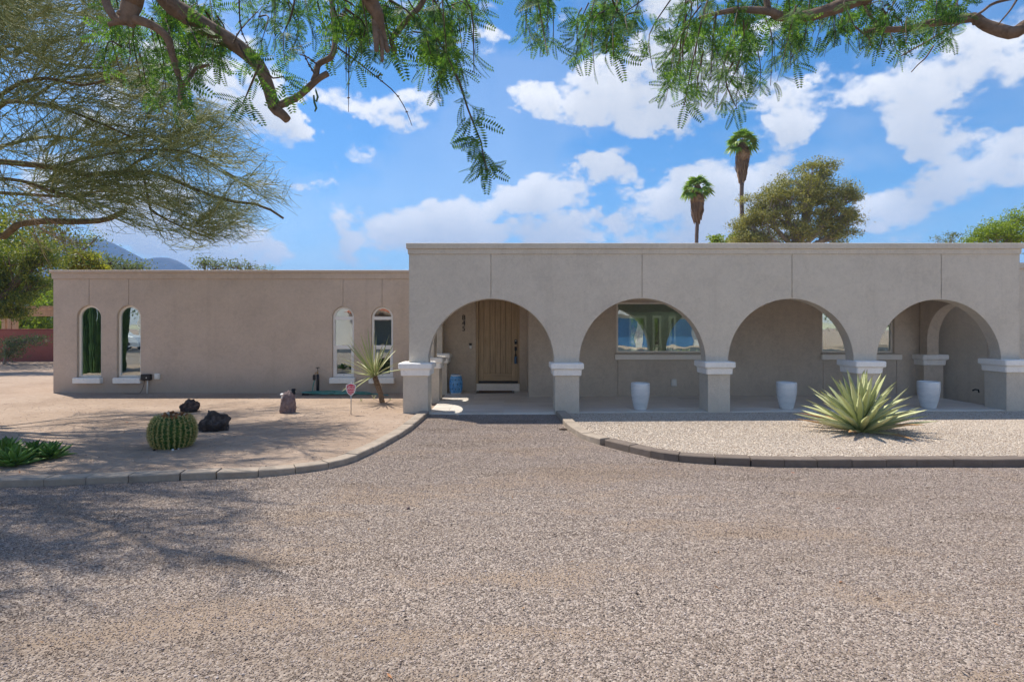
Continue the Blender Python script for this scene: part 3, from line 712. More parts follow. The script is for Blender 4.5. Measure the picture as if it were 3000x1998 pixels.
for a, b in zip(pe, pe[1:]):
    mb = MB(); mb.box(dx(a)+.0035, dx(b)-.0035, 15.068, 15.095, zr1+.002, 2.399, .007); part(dl(mb), 'plank', M['door_wood'], door)
mb = MB(); mb.box(d0, d1, 15.096, 15.11, zb+.01, 2.54); part(dl(mb), 'door_core', M['black'], door)
mb = MB(); mb.box(d0-.003, d1+.003, 15.03, 15.12, .237, zb-.004); part(dl(mb), 'threshold', M['black'], door)
hx = dx(965)
mb = MB(); mb.loft(hx-.034, hx+.034, 15.022, 15.05, [(1.265, -.01), (1.275, 0), (1.375, 0), (1.395, -.014)], .012); k = part(dl(mb), 'deadbolt', M['black'], door)
mb = MB(); mb.box(hx-.02, hx+.02, 15.018, 15.0215, 1.345, 1.375); part(dl(mb), 'keypad', M['steel'], k)
mb = MB(); mb.box(hx-.03, hx+.03, 15.026, 15.05, 1.10, 1.20, .006); hd = part(dl(mb), 'handle_plate', M['black'], door)
mb = MB(); mb.tube([(hx, 15.03, 1.15), (hx, 14.99, 1.13), (hx, 14.975, 1.08), (hx, 14.975, .98), (hx, 15.0, .93), (hx, 15.04, .91)], [.011, .011, .013, .013, .011, .013], 8); part(dl(mb), 'handle', M['black'], hd, True)
lk = empty('lock_box', (hx, 14.945, .86)); tag(lk, 'dark blue key lock box hanging on the front door handle', 'lock box')
mb = MB(); mb.box(-.036, .036, -.02, .02, -.105, .085, .008); mb.build('case', M['blue_plastic'], lk)
mb = MB(); mb.tube([(-.022, 0, .08), (-.022, 0, .13), (-.01, .01, .155), (.01, .012, .155), (.022, 0, .13), (.022, 0, .08)], .006, 8); mb.build('shackle', M['black'], lk, True)
mb = MB(); mb.box(.012, .034, -.0235, -.0195, -.09, .05); mb.build('side_stripe', M['black'], lk)
mb = MB(); mb.box(DX0+.02, DX1-.0, 14.90, 14.985, -.02, .232, .006); part(mb, 'door_step', M['trim'])
# numbers, bell, outlets
nb = empty('house_number', at(1358.5, 946, 14.95), house)
for ch, py in (('8', 931), ('4', 947.5), ('5', 963.5)):
    me = text_mesh(ch, .185, .006); o = link('digit', me, M['black'], nb); o.rotation_euler = (math.pi/2, 0, 0); p = at(1358.5, py, 14.955); o.location = p-nb.location
bl = empty('door_bell', at(1378.3, 1013.5, 14.955), house)
mb = MB(); mb.box(-.04, .04, -.012, .013, -.075, .075, .008); mb.build('plate', M['steel'], bl)
mb = MB(); mb.box(-.034, .034, -.018, -.0125, .012, .068, .004); mb.build('camera_eye', M['black'], bl)
def outlet(px, py, Y, w, h, name='outlet_cover'):
    e = empty(name, at(px, py, Y), house)
    mb = MB(); mb.loft(-w/2, w/2, -.045, .02, [(-h/2, -.012), (-h/2+.012, 0), (h/2-.015, 0), (h/2, -.016)], .014); mb.build('hood', M['conduit'], e)
    mb = MB(); mb.box(-w*.22, w*.22, -.056, -.0455, -h*.3, h*.32, .006); mb.build('lid', M['vinyl'], e)
outlet(1974, 1120.5, 13.64, .13, .175); outlet(461.5, 1102.7, 14.69, .14, .155)
jb = empty('junction_box', at(431.5, 1104.5, 14.69), house)
mb = MB(); mb.box(-.118, .118, -.10, .02, -.078, .078, .014); mb.build('case', M['black'], jb)
mb = MB(); mb.lathe([(.0, 0), (.014, .001), (.014, .006)], 12); o = mb.build('indicator', M['vinyl'], jb); o.rotation_euler = (math.pi/2, 0, 0); o.location = (.04, -.1, -.01)
mb = MB(); mb.tube([(.04, -.05, -.075), (.04, -.055, -.2), (.032, -.06, -.43)], .017, 10); mb.build('conduit', M['conduit'], jb, True)
mb = MB(); mb.tube([(-.05, -.04, -.075), (-.05, -.06, -.2), (-.09, -.08, -.34), (-.13, -.1, -.412), (-.3, -.16, -.414), (-.5, -.12, -.414)], .006, 6); mb.build('cable', M['black'], jb, True)
mb = MB(); mb.tube([at(2849, 1144, 12.0), at(2856, 1141, 12.0), at(2866, 1142, 11.98), at(2868, 1150, 11.98)], .016, 8); o = mb.build('drain_pipe', M['black'], house, True)

# ------------------------------------------------------------------ small things by the house
def pot(px, py_base, name_label, rw, h):
    b = on_ground(px, py_base, zp((px-1500)/148.)); Y = 11.52; b = Vector(((px-1500)/F*Y, Y, zp((px-1500)/F*Y)+.001))
    t = empty('planter_pot', b); tag(t, name_label, 'planter', 'white glazed pots along the porch')
    prof = [(0, 0), (rw*.62, 0), (rw*.66, .012)] + [(rw*(.66+.34*math.sin(min(1, q*1.25)*math.pi/2)-.05*max(0, q-.72)), .012+q*(h-.012)) for q in [i/12 for i in range(1, 13)]]
    rt = prof[-1][0]; prof += [(rt-.008, h+.006), (rt-.022, h+.002), (rt-.03, h-.03), (rt-.05, h*.62), (0, h*.6)]
    mb = MB(); mb.lathe(prof, 40); o = fix(mb.build('vessel', M['pot'], t, True))
    mb = MB(); mb.lathe([(0, 0), (rt-.052, 0), (rt-.052, .012), (0, .02)], 24); mb.build('potting_soil', M['soil'], t, loc=(0, 0, h*.6+.001))
    return t
def potmat():
    m = NT('white_glaze'); v = m.noise(3.5, 5, .6, co=m.map((1, 1, 3))); w = m.noise(70, 4, .7)
    return m.fin(m.ramp(v, [(.3, (.56, .59, .60)), (.6, (.70, .715, .715)), (.8, (.76, .765, .76))]), .28, m.bump(w, .2, .004), spec=.45)
M['pot'] = potmat()
pot(1876, 1204, 'white pot nearest the front door, under the second arch', .19, .535)
pot(2304, 1197, 'white pot in the middle, left of the big agave', .195, .535)
pot(2720, 1195, 'white pot right of the big agave, under the last arch', .20, .535)

# garden stool
st = empty('garden_stool', (at(1336, 1100, 14.42).x, 14.42, zp(-1.4)+.001)); tag(st, 'blue ceramic garden stool with pierced holes by the front door', 'stool')
m = NT('blue_glaze'); v = m.noise(14, 4, .6)
M['blue_glaze'] = m.fin(m.ramp(v, [(.3, (.06, .26, .62)), (.6, (.16, .43, .78)), (.8, (.45, .66, .88))]), .2, spec=.5)
hs = .485
prof = [(.0, .012), (.118, 0), (.128, .008), (.132, .03)] + [(.132+.030*math.sin(math.pi*q), .03+q*(hs-.07)) for q in [i/14 for i in range(1, 14)]] + [(.132, hs-.035), (.130, hs-.012), (.115, hs), (0, hs+.004)]
mb = MB(); mb.lathe(prof, 48); fix(mb.build('body', M['blue_glaze'], st, True))
def on_stool(a, z, k=.0):
    r = .132+.030*math.sin(math.pi*max(0, min(1, (z-.03)/(hs-.07))))+k; return Vector((r*math.sin(a), -r*math.cos(a), z))
for rw, z in enumerate((.13, .245, .36)):
    for k in range(10):
        a = 2*math.pi*(k+(.5 if rw % 2 else 0))/10; p = on_stool(a, z, .001); n = Vector((math.sin(a), -math.cos(a), 0))
        mb = MB(); mb.lathe([(0, .0015), (.017, .001), (.019, -.004)], 12); o = mb.build('hole_shade', M['black'], st); o.location = p; o.rotation_euler = n.to_track_quat('Z', 'Y').to_euler()  # black disc on the surface stands for the shade inside the hole
for k in range(20):   # raised interlaced bands
    a0 = 2*math.pi*k/20; sg = 1 if k % 2 else -1
    mb = MB(); mb.tube([on_stool(a0+sg*math.pi/10*math.sin(q*math.pi*4.2), .045+q*(hs-.10), .003) for q in [i/24 for i in range(25)]], .006, 5); mb.build('band', M['blue_glaze2'] if 'blue_glaze2' in M else M['blue_glaze'], st, True)
for z in (.012, hs-.02):
    mb = MB(); mb.lathe([(.131, -.012), (.139, -.008), (.139, .008), (.131, .012)], 40); mb.build('rim', M['pot'], st, True, loc=(0, 0, z))

# lamp inside the right porch window
fl = empty('floor_lamp', (8.06, 14.6, .061)); tag(fl, 'floor lamp with a pleated beige shade inside the right porch window', 'lamp')
mb = MB(); n_ = 60; vs = []; fs = []
for i in range(n_):
    a = 2*math.pi*i/n_; k_ = 1+.03*(i % 2); vs += [(.20*k_*math.cos(a), .20*k_*math.sin(a), 1.53), (.12*k_*math.cos(a), .12*k_*math.sin(a), 1.82)]
for i in range(n_): j = (i+1) % n_; fs.append((2*i, 2*j, 2*j+1, 2*i+1))
mb.add(vs, fs); mb.build('shade', M['lampshade'], fl)
mb = MB(); mb.lathe([(0, 0), (.15, 0), (.15, .02), (.012, .03), (.012, 1.7), (0, 1.7)], 16); mb.build('stand', M['black'], fl, True)
# doormat
a = on_ground(1396, 1151, zp(-.4)+.0); b = on_ground(1506, 1151, zp(-.4))
dm = empty('doormat', ((a.x+b.x)/2, 14.66, zp(-.4)+.002)); tag(dm, 'brown coir doormat with black border at the front step', 'doormat')
m = NT('coir'); M['coir'] = m.fin(m.ramp(m.noise(160, 4, .7), [(.3, (.055, .028, .014)), (.7, (.19, .10, .05))]), .95, m.bump(m.noise(220, 3), .9, .01))
mb = MB(); mb.box(-.49, .49, -.21, .21, 0, .014, .003); mb.build('border', M['black'], dm)
mb = MB(); mb.box(-.43, .43, -.15, .15, .0145, .024, .002); mb.build('coir_field', M['coir'], dm)

# yard sign
g = on_ground(1028, 1215.7, .03); sg = empty('yard_sign', (g.x, g.y, .015)); tag(sg, 'red shield shaped security sign with white lettering on a stake', 'sign')
m = NT('sign_red'); M['sign_red'] = m.fin((.60, .008, .055), .4)
k = g.y/F   # metres per photograph pixel at the sign
zs = EYE-(1141-HZ)*k-.015; wd, ht = 28.5*k, 37.5*k
def shield(s, o=0):
    w, h = wd*s/2, ht*s/2
    left = [(-w*.0, h), (-w*.55, h*.86), (-w*.97, h*.76), (-w, h*.6), (-w, h*.05), (-w*.93, -h*.2), (-w*.74, -h*.52), (-w*.42, -h*.80), (0, -h)]
    return [(x, z+zs+o) for x, z in left] + [(-x, z+zs+o) for x, z in reversed(left[1:-1])]
mb = sheet(shield(1.0), (), -.004, .002); fix(mb.build('border_plate', M['vinyl'], sg))
mb = sheet(shield(.86), (), -.0055, -.0041); fix(mb.build('face', M['sign_red'], sg))
for txt, s, dz in (('MONITORED', .038, .235), ('xfinity', .078, .085), ('home', .074, -.105), ('24 HOUR', .022, -.245), ('SECURITY', .028, -.33)):
    me = text_mesh(txt, s*wd/.20*.95, .0006); o = link('lettering', me, M['vinyl'], sg); o.rotation_euler = (math.pi/2, 0, 0); o.location = (0, -.0066, zs+dz*ht)
mb = MB(); mb.tube([(0, .012, -.12), (0, .012, zs+ht*.53)], .009, 8); mb.build('stake', M['steel'], sg, True)

# standpipe and hose
g = Vector((at(930, 1155, 14.5).x, 14.52, zl(0, 14.5))); sp_ = empty('standpipe', g); tag(sp_, 'black wrapped garden standpipe with a brass tap against the wing wall', 'tap')
mb = MB(); mb.tube([(0, 0, -.05), (.004, 0, .30), (0, 0, .50)], [.036, .038, .034], 12); mb.build('wrapped_pipe', M['foam'] if 'foam' in M else M['black'], sp_, True)
mb = MB(); mb.tube([(0, 0, .49), (0, 0, .60)], [.018, .015], 10); mb.tube([(0, 0, .56), (-.03, -.05, .55), (-.05, -.07, .50)], .014, 8); mb.build('valve', M['brass'], sp_, True)
mb = MB(); mb.lathe([(0, 0), (.045, 0), (.05, .008), (.045, .016), (0, .016)], 14); mb.tube([(0, 0, -.06), (0, 0, .01)], .008, 8); mb.build('handwheel', M['black'], sp_, True, loc=(0, 0, .665))
mb = MB(); mb.box(-.095, -.03, -.11, -.05, .36, .50, .012); mb.build('timer', M['black'], sp_)
m = NT('hose_green'); M['hose'] = m.fin(m.ramp(m.noise(6), [(.3, (.06, .22, .19)), (.7, (.12, .33, .28))]), .35)
pts = [Vector((g.x-.05, g.y-.08, .38)), Vector((g.x-.085, g.y-.1, .22)), Vector((g.x-.07, g.y-.12, .07))]
cx, cy = g.x+.55, g.y-.22
q = 0
for i in range(150):
    a = i/150*2*math.pi*6.2+2.6; e = .46+.22*math.sin(i*.21)+.16*math.sin(i*.07); f = .19+.07*math.sin(i*.33)
    pts.append(Vector((cx+e*math.cos(a)+.12*math.sin(i*.045), cy+f*math.sin(a), .036+.030*abs(math.sin(i*.17))+.012*(i % 7)/7+.02*i/150)))
for i in range(10): pts.append(Vector((cx+.55+.09*i, cy+.06-.004*i*i, .04)))
S = spline(pts, 520)
hz = empty('garden_hose', (cx, cy, 0)); tag(hz, 'green garden hose coiled on the ground below the tap', 'hose')
mb = MB(); mb.tube([Vector(p)-hz.location for p in S], .0135, 7); mb.build('tube', M['hose'], hz, True)
p0 = Vector((g.x-.12, g.y-.28, .035))-hz.location
mb = MB(); mb.tube([p0+Vector((.35, .03, .01)), p0], .012, 7); mb.tube([p0, p0+Vector((-.12, -.01, 0))], [.018, .02], 10); mb.tube([p0+Vector((-.12, -.01, 0)), p0+Vector((-.17, -.012, 0))], [.03, .028], 10); mb.build('nozzle', M['black'], hz, True)
vt = empty('drain_cap', (at(860, 1155, 14.45).x, 14.45, zl(0, 14.4))); tag(vt, 'black pipe stub with a cap at the foot of the wing wall', 'pipe')
mb = MB(); mb.tube([(0, 0, -.05), (0, 0, .10)], .042, 12); mb.build('pipe', M['black'], vt, True)
mb = MB(); mb.lathe([(0, 0), (.055, 0), (.055, .03), (.035, .045), (0, .045)], 14); mb.build('cap', M['black'], vt, True, loc=(0, 0, .10))

# rocks
def rock(px, py, w, h, d, mat, label, seed, z=.03, rot=0., sharp=1.0, flat_=.15):
    g = on_ground(px, py, z); bm = bmesh.new(); bmesh.ops.create_icosphere(bm, subdivisions=4, radius=1)
    o3 = Vector((seed*7.1, seed*3.3, seed*1.7))
    for v in bm.verts:
        n = v.co.normalized(); k = 1+.34*sharp*noise.noise(n*1.1+o3)+.20*sharp*noise.noise(n*2.6+o3)+.09*noise.noise(n*6+o3)+.04*noise.noise(n*14+o3)
        c = n*k; fl = noise.cell(n*1.6+o3); c += n*(.12*(fl-.5)*sharp)
        v.co = Vector((c.x*w/2, c.y*d/2, max(c.z, -.5)*h/1.5))
    me = bpy.data.meshes.new('rock'); bm.to_mesh(me); bm.free(); o = link('rock', me, mat, None, True); o.location = (g.x, g.y+d*.35, z+h*.30); o.rotation_euler = (0, 0, rot)
    tag(o, label, 'rock'); return o
def rockmat(name, stops):
    m = NT(name); v = m.noise(7, 8, .72, dist=.6); p = m.voro(26)
    return m.fin(m.ramp(v, stops), .85, m.bump(m.math('ADD', m.noise(16, 7, .75), m.math('MULTIPLY', p, .5)), 1.0, .03), spec=.3)
M['lava'] = rockmat('lava_rock', [(.3, (.02, .016, .015)), (.5, (.06, .047, .042)), (.66, (.16, .125, .11)), (.8, (.22, .18, .16))])
M['lava_red'] = rockmat('reddish_lava_rock', [(.3, (.018, .014, .015)), (.5, (.055, .042, .04)), (.62, (.15, .09, .07)), (.8, (.24, .17, .14))])
M['mauve'] = rockmat('mauve_rock', [(.28, (.09, .07, .072)), (.45, (.21, .15, .145)), (.6, (.28, .205, .19)), (.8, (.42, .37, .36))])
rock(546, 1208, .35, .26, .32, M['lava_red'], 'dark reddish lava rock behind the barrel cactus', 2, .03, .4)
rock(616, 1264, .52, .32, .38, M['lava'], 'black pitted lava rock beside the barrel cactus', 5, .045, .1)
rock(838, 1211, .33, .44, .27, M['mauve'], 'upright mauve grey rock standing by the wing wall', 9, .03, .2, .7)
sl_ = empty('capped_stem', on_ground(828, 1170, .03)); sl_.location.z = .01; tag(sl_, 'small white capped stem behind the mauve rock', 'garden light')  # plain stem under a white cap, gives no light
mb = MB(); mb.tube([(0, 0, -.05), (0, 0, .12)], .035, 12); mb.build('stem', M['conduit'], sl_, True)
mb = MB(); mb.lathe([(0, 0), (.06, 0), (.055, .025), (.03, .04), (0, .042)], 16); mb.build('cap', M['vinyl'], sl_, True, loc=(0, 0, .12))
# little stones and litter on the ground
for i, (px, py, s, mt) in enumerate([(451, 1321, .035, 'lava'), (505, 1320, .03, 'pot'), (514, 1317, .028, 'lava_red'), (522, 1316, .022, 'pot'), (1674, 1264, .055, 'mauve'), (1195, 1492, .03, 'mauve'), (1867, 1742, .016, 'lava')]):
    o = rock(px, py, s, s*.8, s, M[mt], ['small dark stone at the foot of the barrel cactus', 'white pebble at the foot of the barrel cactus', 'brown pebble between two white ones by the cactus', 'tiny white pebble right of the brown one by the cactus', 'grey stone leaning on the kerb near the walk', 'dark clod lying on the drive near the kerb gap', 'small black stone alone on the open drive', 'dark lump at the bottom edge of the drive'][i], 20+i, .004 if py > 1400 or px > 1600 else .05)
pc = on_ground(1650, 1260, .012); o = empty('pine_cone', pc); tag(o, 'brown twig end lying beside the kerb at the walk', 'twig')
mb = MB(); mb.tube([(-.07, 0, .012), (-.02, .01, .016), (.03, 0, .015), (.075, -.008, .012)], [.008, .017, .016, .006], 8); mb.build('stick', M['twig'], o, True)

# ------------------------------------------------------------------ leaves with a length attribute
def blade(name, L, W, mat, prof, curve, thick, n=10, channel=.25, tipw=.04):
    """a tapering channelled leaf along +Z from the origin, bending towards +X"""
    vs = []; al = []; fs = []
    for i in range(n+1):
        u = i/n; w = W*np.interp(u, prof[0], prof[1]); x = curve*L*u*u; z = L*(u-.18*curve*u*u); c = channel*w; t = thick*max(.12, 1-u)
        for (yy, xx) in ((-w/2, -c), (-w*.25, -c*.25), (0, 0), (w*.25, -c*.25), (w/2, -c), (w*.22, t), (-w*.22, t)):
            vs.append((x+xx, yy, z)); al.append(u)
    for i in range(n):
        for j in range(7): fs.append((i*7+j, i*7+(j+1) % 7, (i+1)*7+(j+1) % 7, (i+1)*7+j))
    fs.append(tuple(range(7))); fs.append(tuple(range(n*7+6, n*7-1, -1)))
    me = bpy.data.meshes.new(name); me.from_pydata(vs, [], fs); me.update(); at_ = me.attributes.new('along', 'FLOAT', 'POINT'); at_.data.foreach_set('value', al)
    me.materials.append(mat); me.shade_smooth(); return me
def rosette(root, meshes, n, lean, rise, s0, rnd, name='leaf', crown_r=.05, jit=.12):
    """n leaves in phyllotaxis: lean = (inner, outer) angle from vertical"""
    for i in range(n):
        u = (i+.5)/n; a = i*2.39996+rnd.uniform(-.12, .12); th = lean[0]+(lean[1]-lean[0])*u**.85+rnd.uniform(-jit, jit)
        me = meshes[rnd.randrange(len(meshes))] if not callable(meshes) else meshes(u, rnd)
        o = bpy.data.objects.new(name, me); col.objects.link(o); o.parent = root
        r = crown_r*u; o.location = (r*math.cos(a), r*math.sin(a), rise*(1-u))
        q = Matrix.Rotation(a, 3, 'Z') @ Matrix.Rotation(th, 3, 'Y') @ Matrix.Rotation(rnd.uniform(-.15, .15), 3, 'Z')
        o.rotation_euler = q.to_euler(); s = s0[0]+(s0[1]-s0[0])*u; o.scale = (s, s, s*rnd.uniform(.9, 1.1))
AP = ([0, .08, .35, .6, .85, .97, 1], [.62, .66, .95, 1.0, .55, .14, .02])
rnd = random.Random(5)
ag = [blade('agave_leaf', 1.0, .118, M['agave'], AP, c, .022) for c in (-.05, .06, .16, .02)]
agd = [blade('agave_leaf_dry', .95, .10, M['agave_dry'], AP, c, .016) for c in (.05, .16)]
g = on_ground(2522, 1262, .085)
a1 = empty('agave', (g.x, g.y, .07)); tag(a1, 'large pale blue green agave in the gravel bed before the porch', 'agave')
rosette(a1, lambda u, r: agd[r.randrange(2)] if u > .93 or (u > .8 and r.random() < .2) else ag[r.randrange(4)], 80, (.05, 1.40), .12, (.82, .93), rnd, 'leaf', .10, .10)
sg_ = [blade('small_agave_leaf', .27, .075, M['agave_green'], AP, c, .012, 8, .3) for c in (-.06, .08, .2)]
for px, py, s, n, lb in ((20, 1333, 1.05, 26, 'small green agave at the back of the clump by the frame edge'), (100, 1336, .92, 30, 'small green agave in the middle of the clump by the kerb'), (150, 1342, .95, 34, 'dense small green agave at the right end of the clump'), (42, 1362, 1.18, 32, 'small green agave with open leaves at the front of the clump')):
    g = on_ground(px, py, .06); e = empty('small_agave', (g.x, g.y, .05)); tag(e, lb, 'agave', 'clump of small agaves'); rosette(e, sg_, n, (.12, 1.42), .03, (s*.8, s), rnd, 'leaf', .03, .15)

# yucca
YP = ([0, .05, .3, .7, .93, 1], [.8, 1, .95, .75, .35, .05])
yl = [blade('yucca_leaf', .86, .034, M['yucca'], YP, c, .006, 8, .3) for c in (.02, .10, .2, -.04)]
g = on_ground(1121, 1180, .02); yc = empty('yucca', (g.x, g.y, .012)); tag(yc, 'leaning young yucca with spiky yellow green leaves by the windows', 'yucca')
top = at(1098, 1102, g.y)-yc.location
def trunkmat():
    m = NT('yucca_trunk'); v = m.noise(22, 6, .7, co=m.map((1, 1, 1.6))); return m.fin(m.ramp(v, [(.3, (.10, .06, .035)), (.6, (.27, .18, .11)), (.8, (.40, .29, .19))]), .9, m.bump(v, .9, .02))
M['yucca_trunk'] = trunkmat()
mb = MB(); P = [Vector((0, 0, -.06)), Vector((-.01, 0, .02)), top*.35+Vector((.015, 0, 0)), top*.7, top]; mb.tube(P, [.07, .062, .058, .064, .058], 12); mb.build('trunk', M['yucca_trunk'], yc, True)
vs = []; fs = []
for i in range(110):   # old leaf bases
    u = rnd.uniform(.55, 1.0); a = rnd.uniform(0, 6.28); c = top*u; n_ = Vector((math.cos(a), math.sin(a), .25)); t_ = Vector((-math.sin(a), math.cos(a), 0)); b0 = c+n_*.055; k = len(vs)
    ln = rnd.uniform(.04, .10); dz = rnd.uniform(-.05, .03)
    vs += [b0-t_*.012, b0+t_*.012, b0+n_*ln+Vector((0, 0, dz))]; fs.append((k, k+1, k+2))
mb = MB(); mb.add(vs, fs); mb.build('old_leaf_bases', M['dry_twig'], yc)
hd_ = empty('leaf_crown', top, yc); ax = Vector((-.30, -.12, 1)).normalized(); hd_.rotation_euler = ax.to_track_quat('Z', 'Y').to_euler()
for i in range(42):
    u = (i+.5)/42; a = i*2.39996; th = .06+1.62*u**1.15+rnd.uniform(-.1, .1)
    o = bpy.data.objects.new('leaf', yl[rnd.randrange(4)]); col.objects.link(o); o.parent = hd_
    o.rotation_euler = (Matrix.Rotation(a, 3, 'Z') @ Matrix.Rotation(th, 3, 'Y') @ Matrix.Rotation(rnd.uniform(-.5, .5), 3, 'Z')).to_euler(); s = rnd.uniform(.85, 1.2)*(1.08-.2*u); o.scale = (s, s, s); o.location = (.03*math.cos(a), .03*math.sin(a), .05*(1-u))
# seedlings beside the yucca
for i, (px, py, hh, lb) in enumerate(((1058, 1176, .10, 'tiny dry tuft on the soil left of the yucca'), (1096, 1170, .16, 'small curled seedling leaf close to the yucca trunk'), (1143, 1172, .07, 'tiny green seedling right of the yucca trunk'))):
    g = on_ground(px, py, .02); e = empty('seedling', g); tag(e, lb, 'seedling')
    for k in range(5):
        o = bpy.data.objects.new('leaf', yl[k % 4]); col.objects.link(o); o.parent = e; o.scale = (.35, .35, hh*R.uniform(.7, 1.2)); o.rotation_euler = (Matrix.Rotation(k*1.3, 3, 'Z') @ Matrix.Rotation(R.uniform(.2, .8), 3, 'Y')).to_euler()

# barrel cactus
g = on_ground(491, 1312, .055); bc = empty('barrel_cactus', (g.x, g.y+.12, .04)); tag(bc, 'round golden barrel cactus with a brown fruit crown on the soil bed', 'cactus')
NR = 26; rad, hgt = .292, .475
def barrel_r(v): return rad*(math.sin(math.acos(max(-1, min(1, (v-.47)/.56))))**.62 if v < .98 else .3) if v > .02 else rad*.74
vs = []; fs = []; n = NR*8; rows = 26
for i in range(rows+1):
    v = i/rows; r = barrel_r(v*.985+.005); zz = hgt*v
    if v > .93: zz = hgt*(.93+.05*(v-.93)/.07); r = barrel_r(.93)*(1-(v-.93)/.07)+.002
    for j in range(n):
        a = 2*math.pi*j/n; ph = (j % 8)/8; rib = abs(math.sin(math.pi*ph)); vs.append(((r*(.84+.17*(1-rib)**1.0))*math.cos(a), (r*(.84+.17*(1-rib)))*math.sin(a), zz))
for i in range(rows):
    for j in range(n): q = (j+1) % n; fs.append((i*n+j, i*n+q, (i+1)*n+q, (i+1)*n+j))
m = NT('cactus_skin'); M['cactus'] = m.fin(m.ramp(m.noise(9, 4), [(.3, (.03, .085, .015)), (.7, (.075, .17, .03))]), .5, spec=.4)
mb = MB(); mb.add(vs, fs); mb.build('body', M['cactus'], bc, True)
sv = []; rnd = random.Random(3)
for k in range(NR):
    a = 2*math.pi*k/NR
    for i in range(21):
        v = .03+.90*i/20; r = barrel_r(v)*1.0; p = np.array([r*math.cos(a), r*math.sin(a), hgt*v]); nrm = np.array([math.cos(a), math.sin(a), (v-.47)*1.6]); nrm /= np.linalg.norm(nrm)
        for q in range(9):
            d = nrm*rnd.uniform(.3, 1.0)+np.array([rnd.gauss(0, .6), rnd.gauss(0, .6), rnd.gauss(0, .55)]); d /= np.linalg.norm(d); ln = rnd.uniform(.022, .042); sv.append([p, p+d*ln])
V, Fq = np_tubes(np.array(sv), np.full(len(sv), .0026), np.full(len(sv), .0012), 3)
m = NT('spines'); M['spine'] = m.fin(m.ramp(rnd_island(m), [(.1, (.34, .25, .06)), (.6, (.62, .52, .17)), (1, (.78, .70, .36))]), .6)
tag(np_mesh('spines', V, Fq, M['spine'], bc), kind='stuff')
m = NT('dried_fruit'); M['fruit'] = m.fin(m.ramp(rnd_obj(m), [(0, (.12, .045, .015)), (.6, (.28, .11, .03)), (.85, (.40, .17, .05)), (1, (.66, .58, .48))]), .8, m.bump(m.noise(60), .7, .01))
bm = bmesh.new(); bmesh.ops.create_icosphere(bm, subdivisions=2, radius=1)
for v in bm.verts: v.co *= 1+.35*noise.noise(v.co*2.3)
fm_ = bpy.data.meshes.new('fruit'); bm.to_mesh(fm_); bm.free(); fm_.materials.append(M['fruit']); fm_.shade_smooth()
for i in range(64):
    a = rnd.uniform(0, 6.28); r = .19*math.sqrt(rnd.random()); o = bpy.data.objects.new('fruit', fm_); col.objects.link(o); o.parent = bc; s = rnd.uniform(.014, .026)
    o.location = (r*math.cos(a)+.03, r*math.sin(a), hgt*.975+rnd.uniform(0, .03)-.3*r*r/.19); o.scale = (s, s, s*rnd.uniform(.8, 1.7)); o.rotation_euler = (rnd.uniform(-.6, .6), rnd.uniform(-.6, .6), a)

# ------------------------------------------------------------------ branching in bulk
def spawn(par, m, L, spread, bias, K=4, t0=.15, bend=.5, g=NP, tmax=1.0):
    """par (N,K0,3) -> (N*m,K,3) child twigs leaving their parents; bias: vector added to the direction"""
    par = np.asarray(par); N, K0, _ = par.shape
    t = g.uniform(t0, tmax, (N, m))*(K0-1); i = np.minimum(t.astype(int), K0-2); f = (t-i)[..., None]
    n = np.arange(N)[:, None]; p = par[n, i]*(1-f)+par[n, i+1]*f; tan = unit(par[n, i+1]-par[n, i])
    d = unit(tan+g.normal(size=(N, m, 3))*spread+np.array(bias)*.3); e = unit(d+np.array(bias)*bend+g.normal(size=(N, m, 3))*.25)
    ln = (L[0]+(L[1]-L[0])*g.random((N, m)))[..., None]
    out = [p]; 
    for k in range(1, K):
        w = k/(K-1); dd = unit(d*(1-w)+e*w); out.append(out[-1]+dd*ln/(K-1))
    return np.stack(out, 2).reshape(-1, K, 3)
def tubes_of(lines, r0, r1, n=3, var=.3):
    N = len(lines); k = NP.uniform(1-var, 1+var, N); return np_tubes(lines, r0*k, r1*k, n)
def px_line(pts, n):
    return spline([tuple(at(p[0], p[1], p[2])) for p in pts], n)

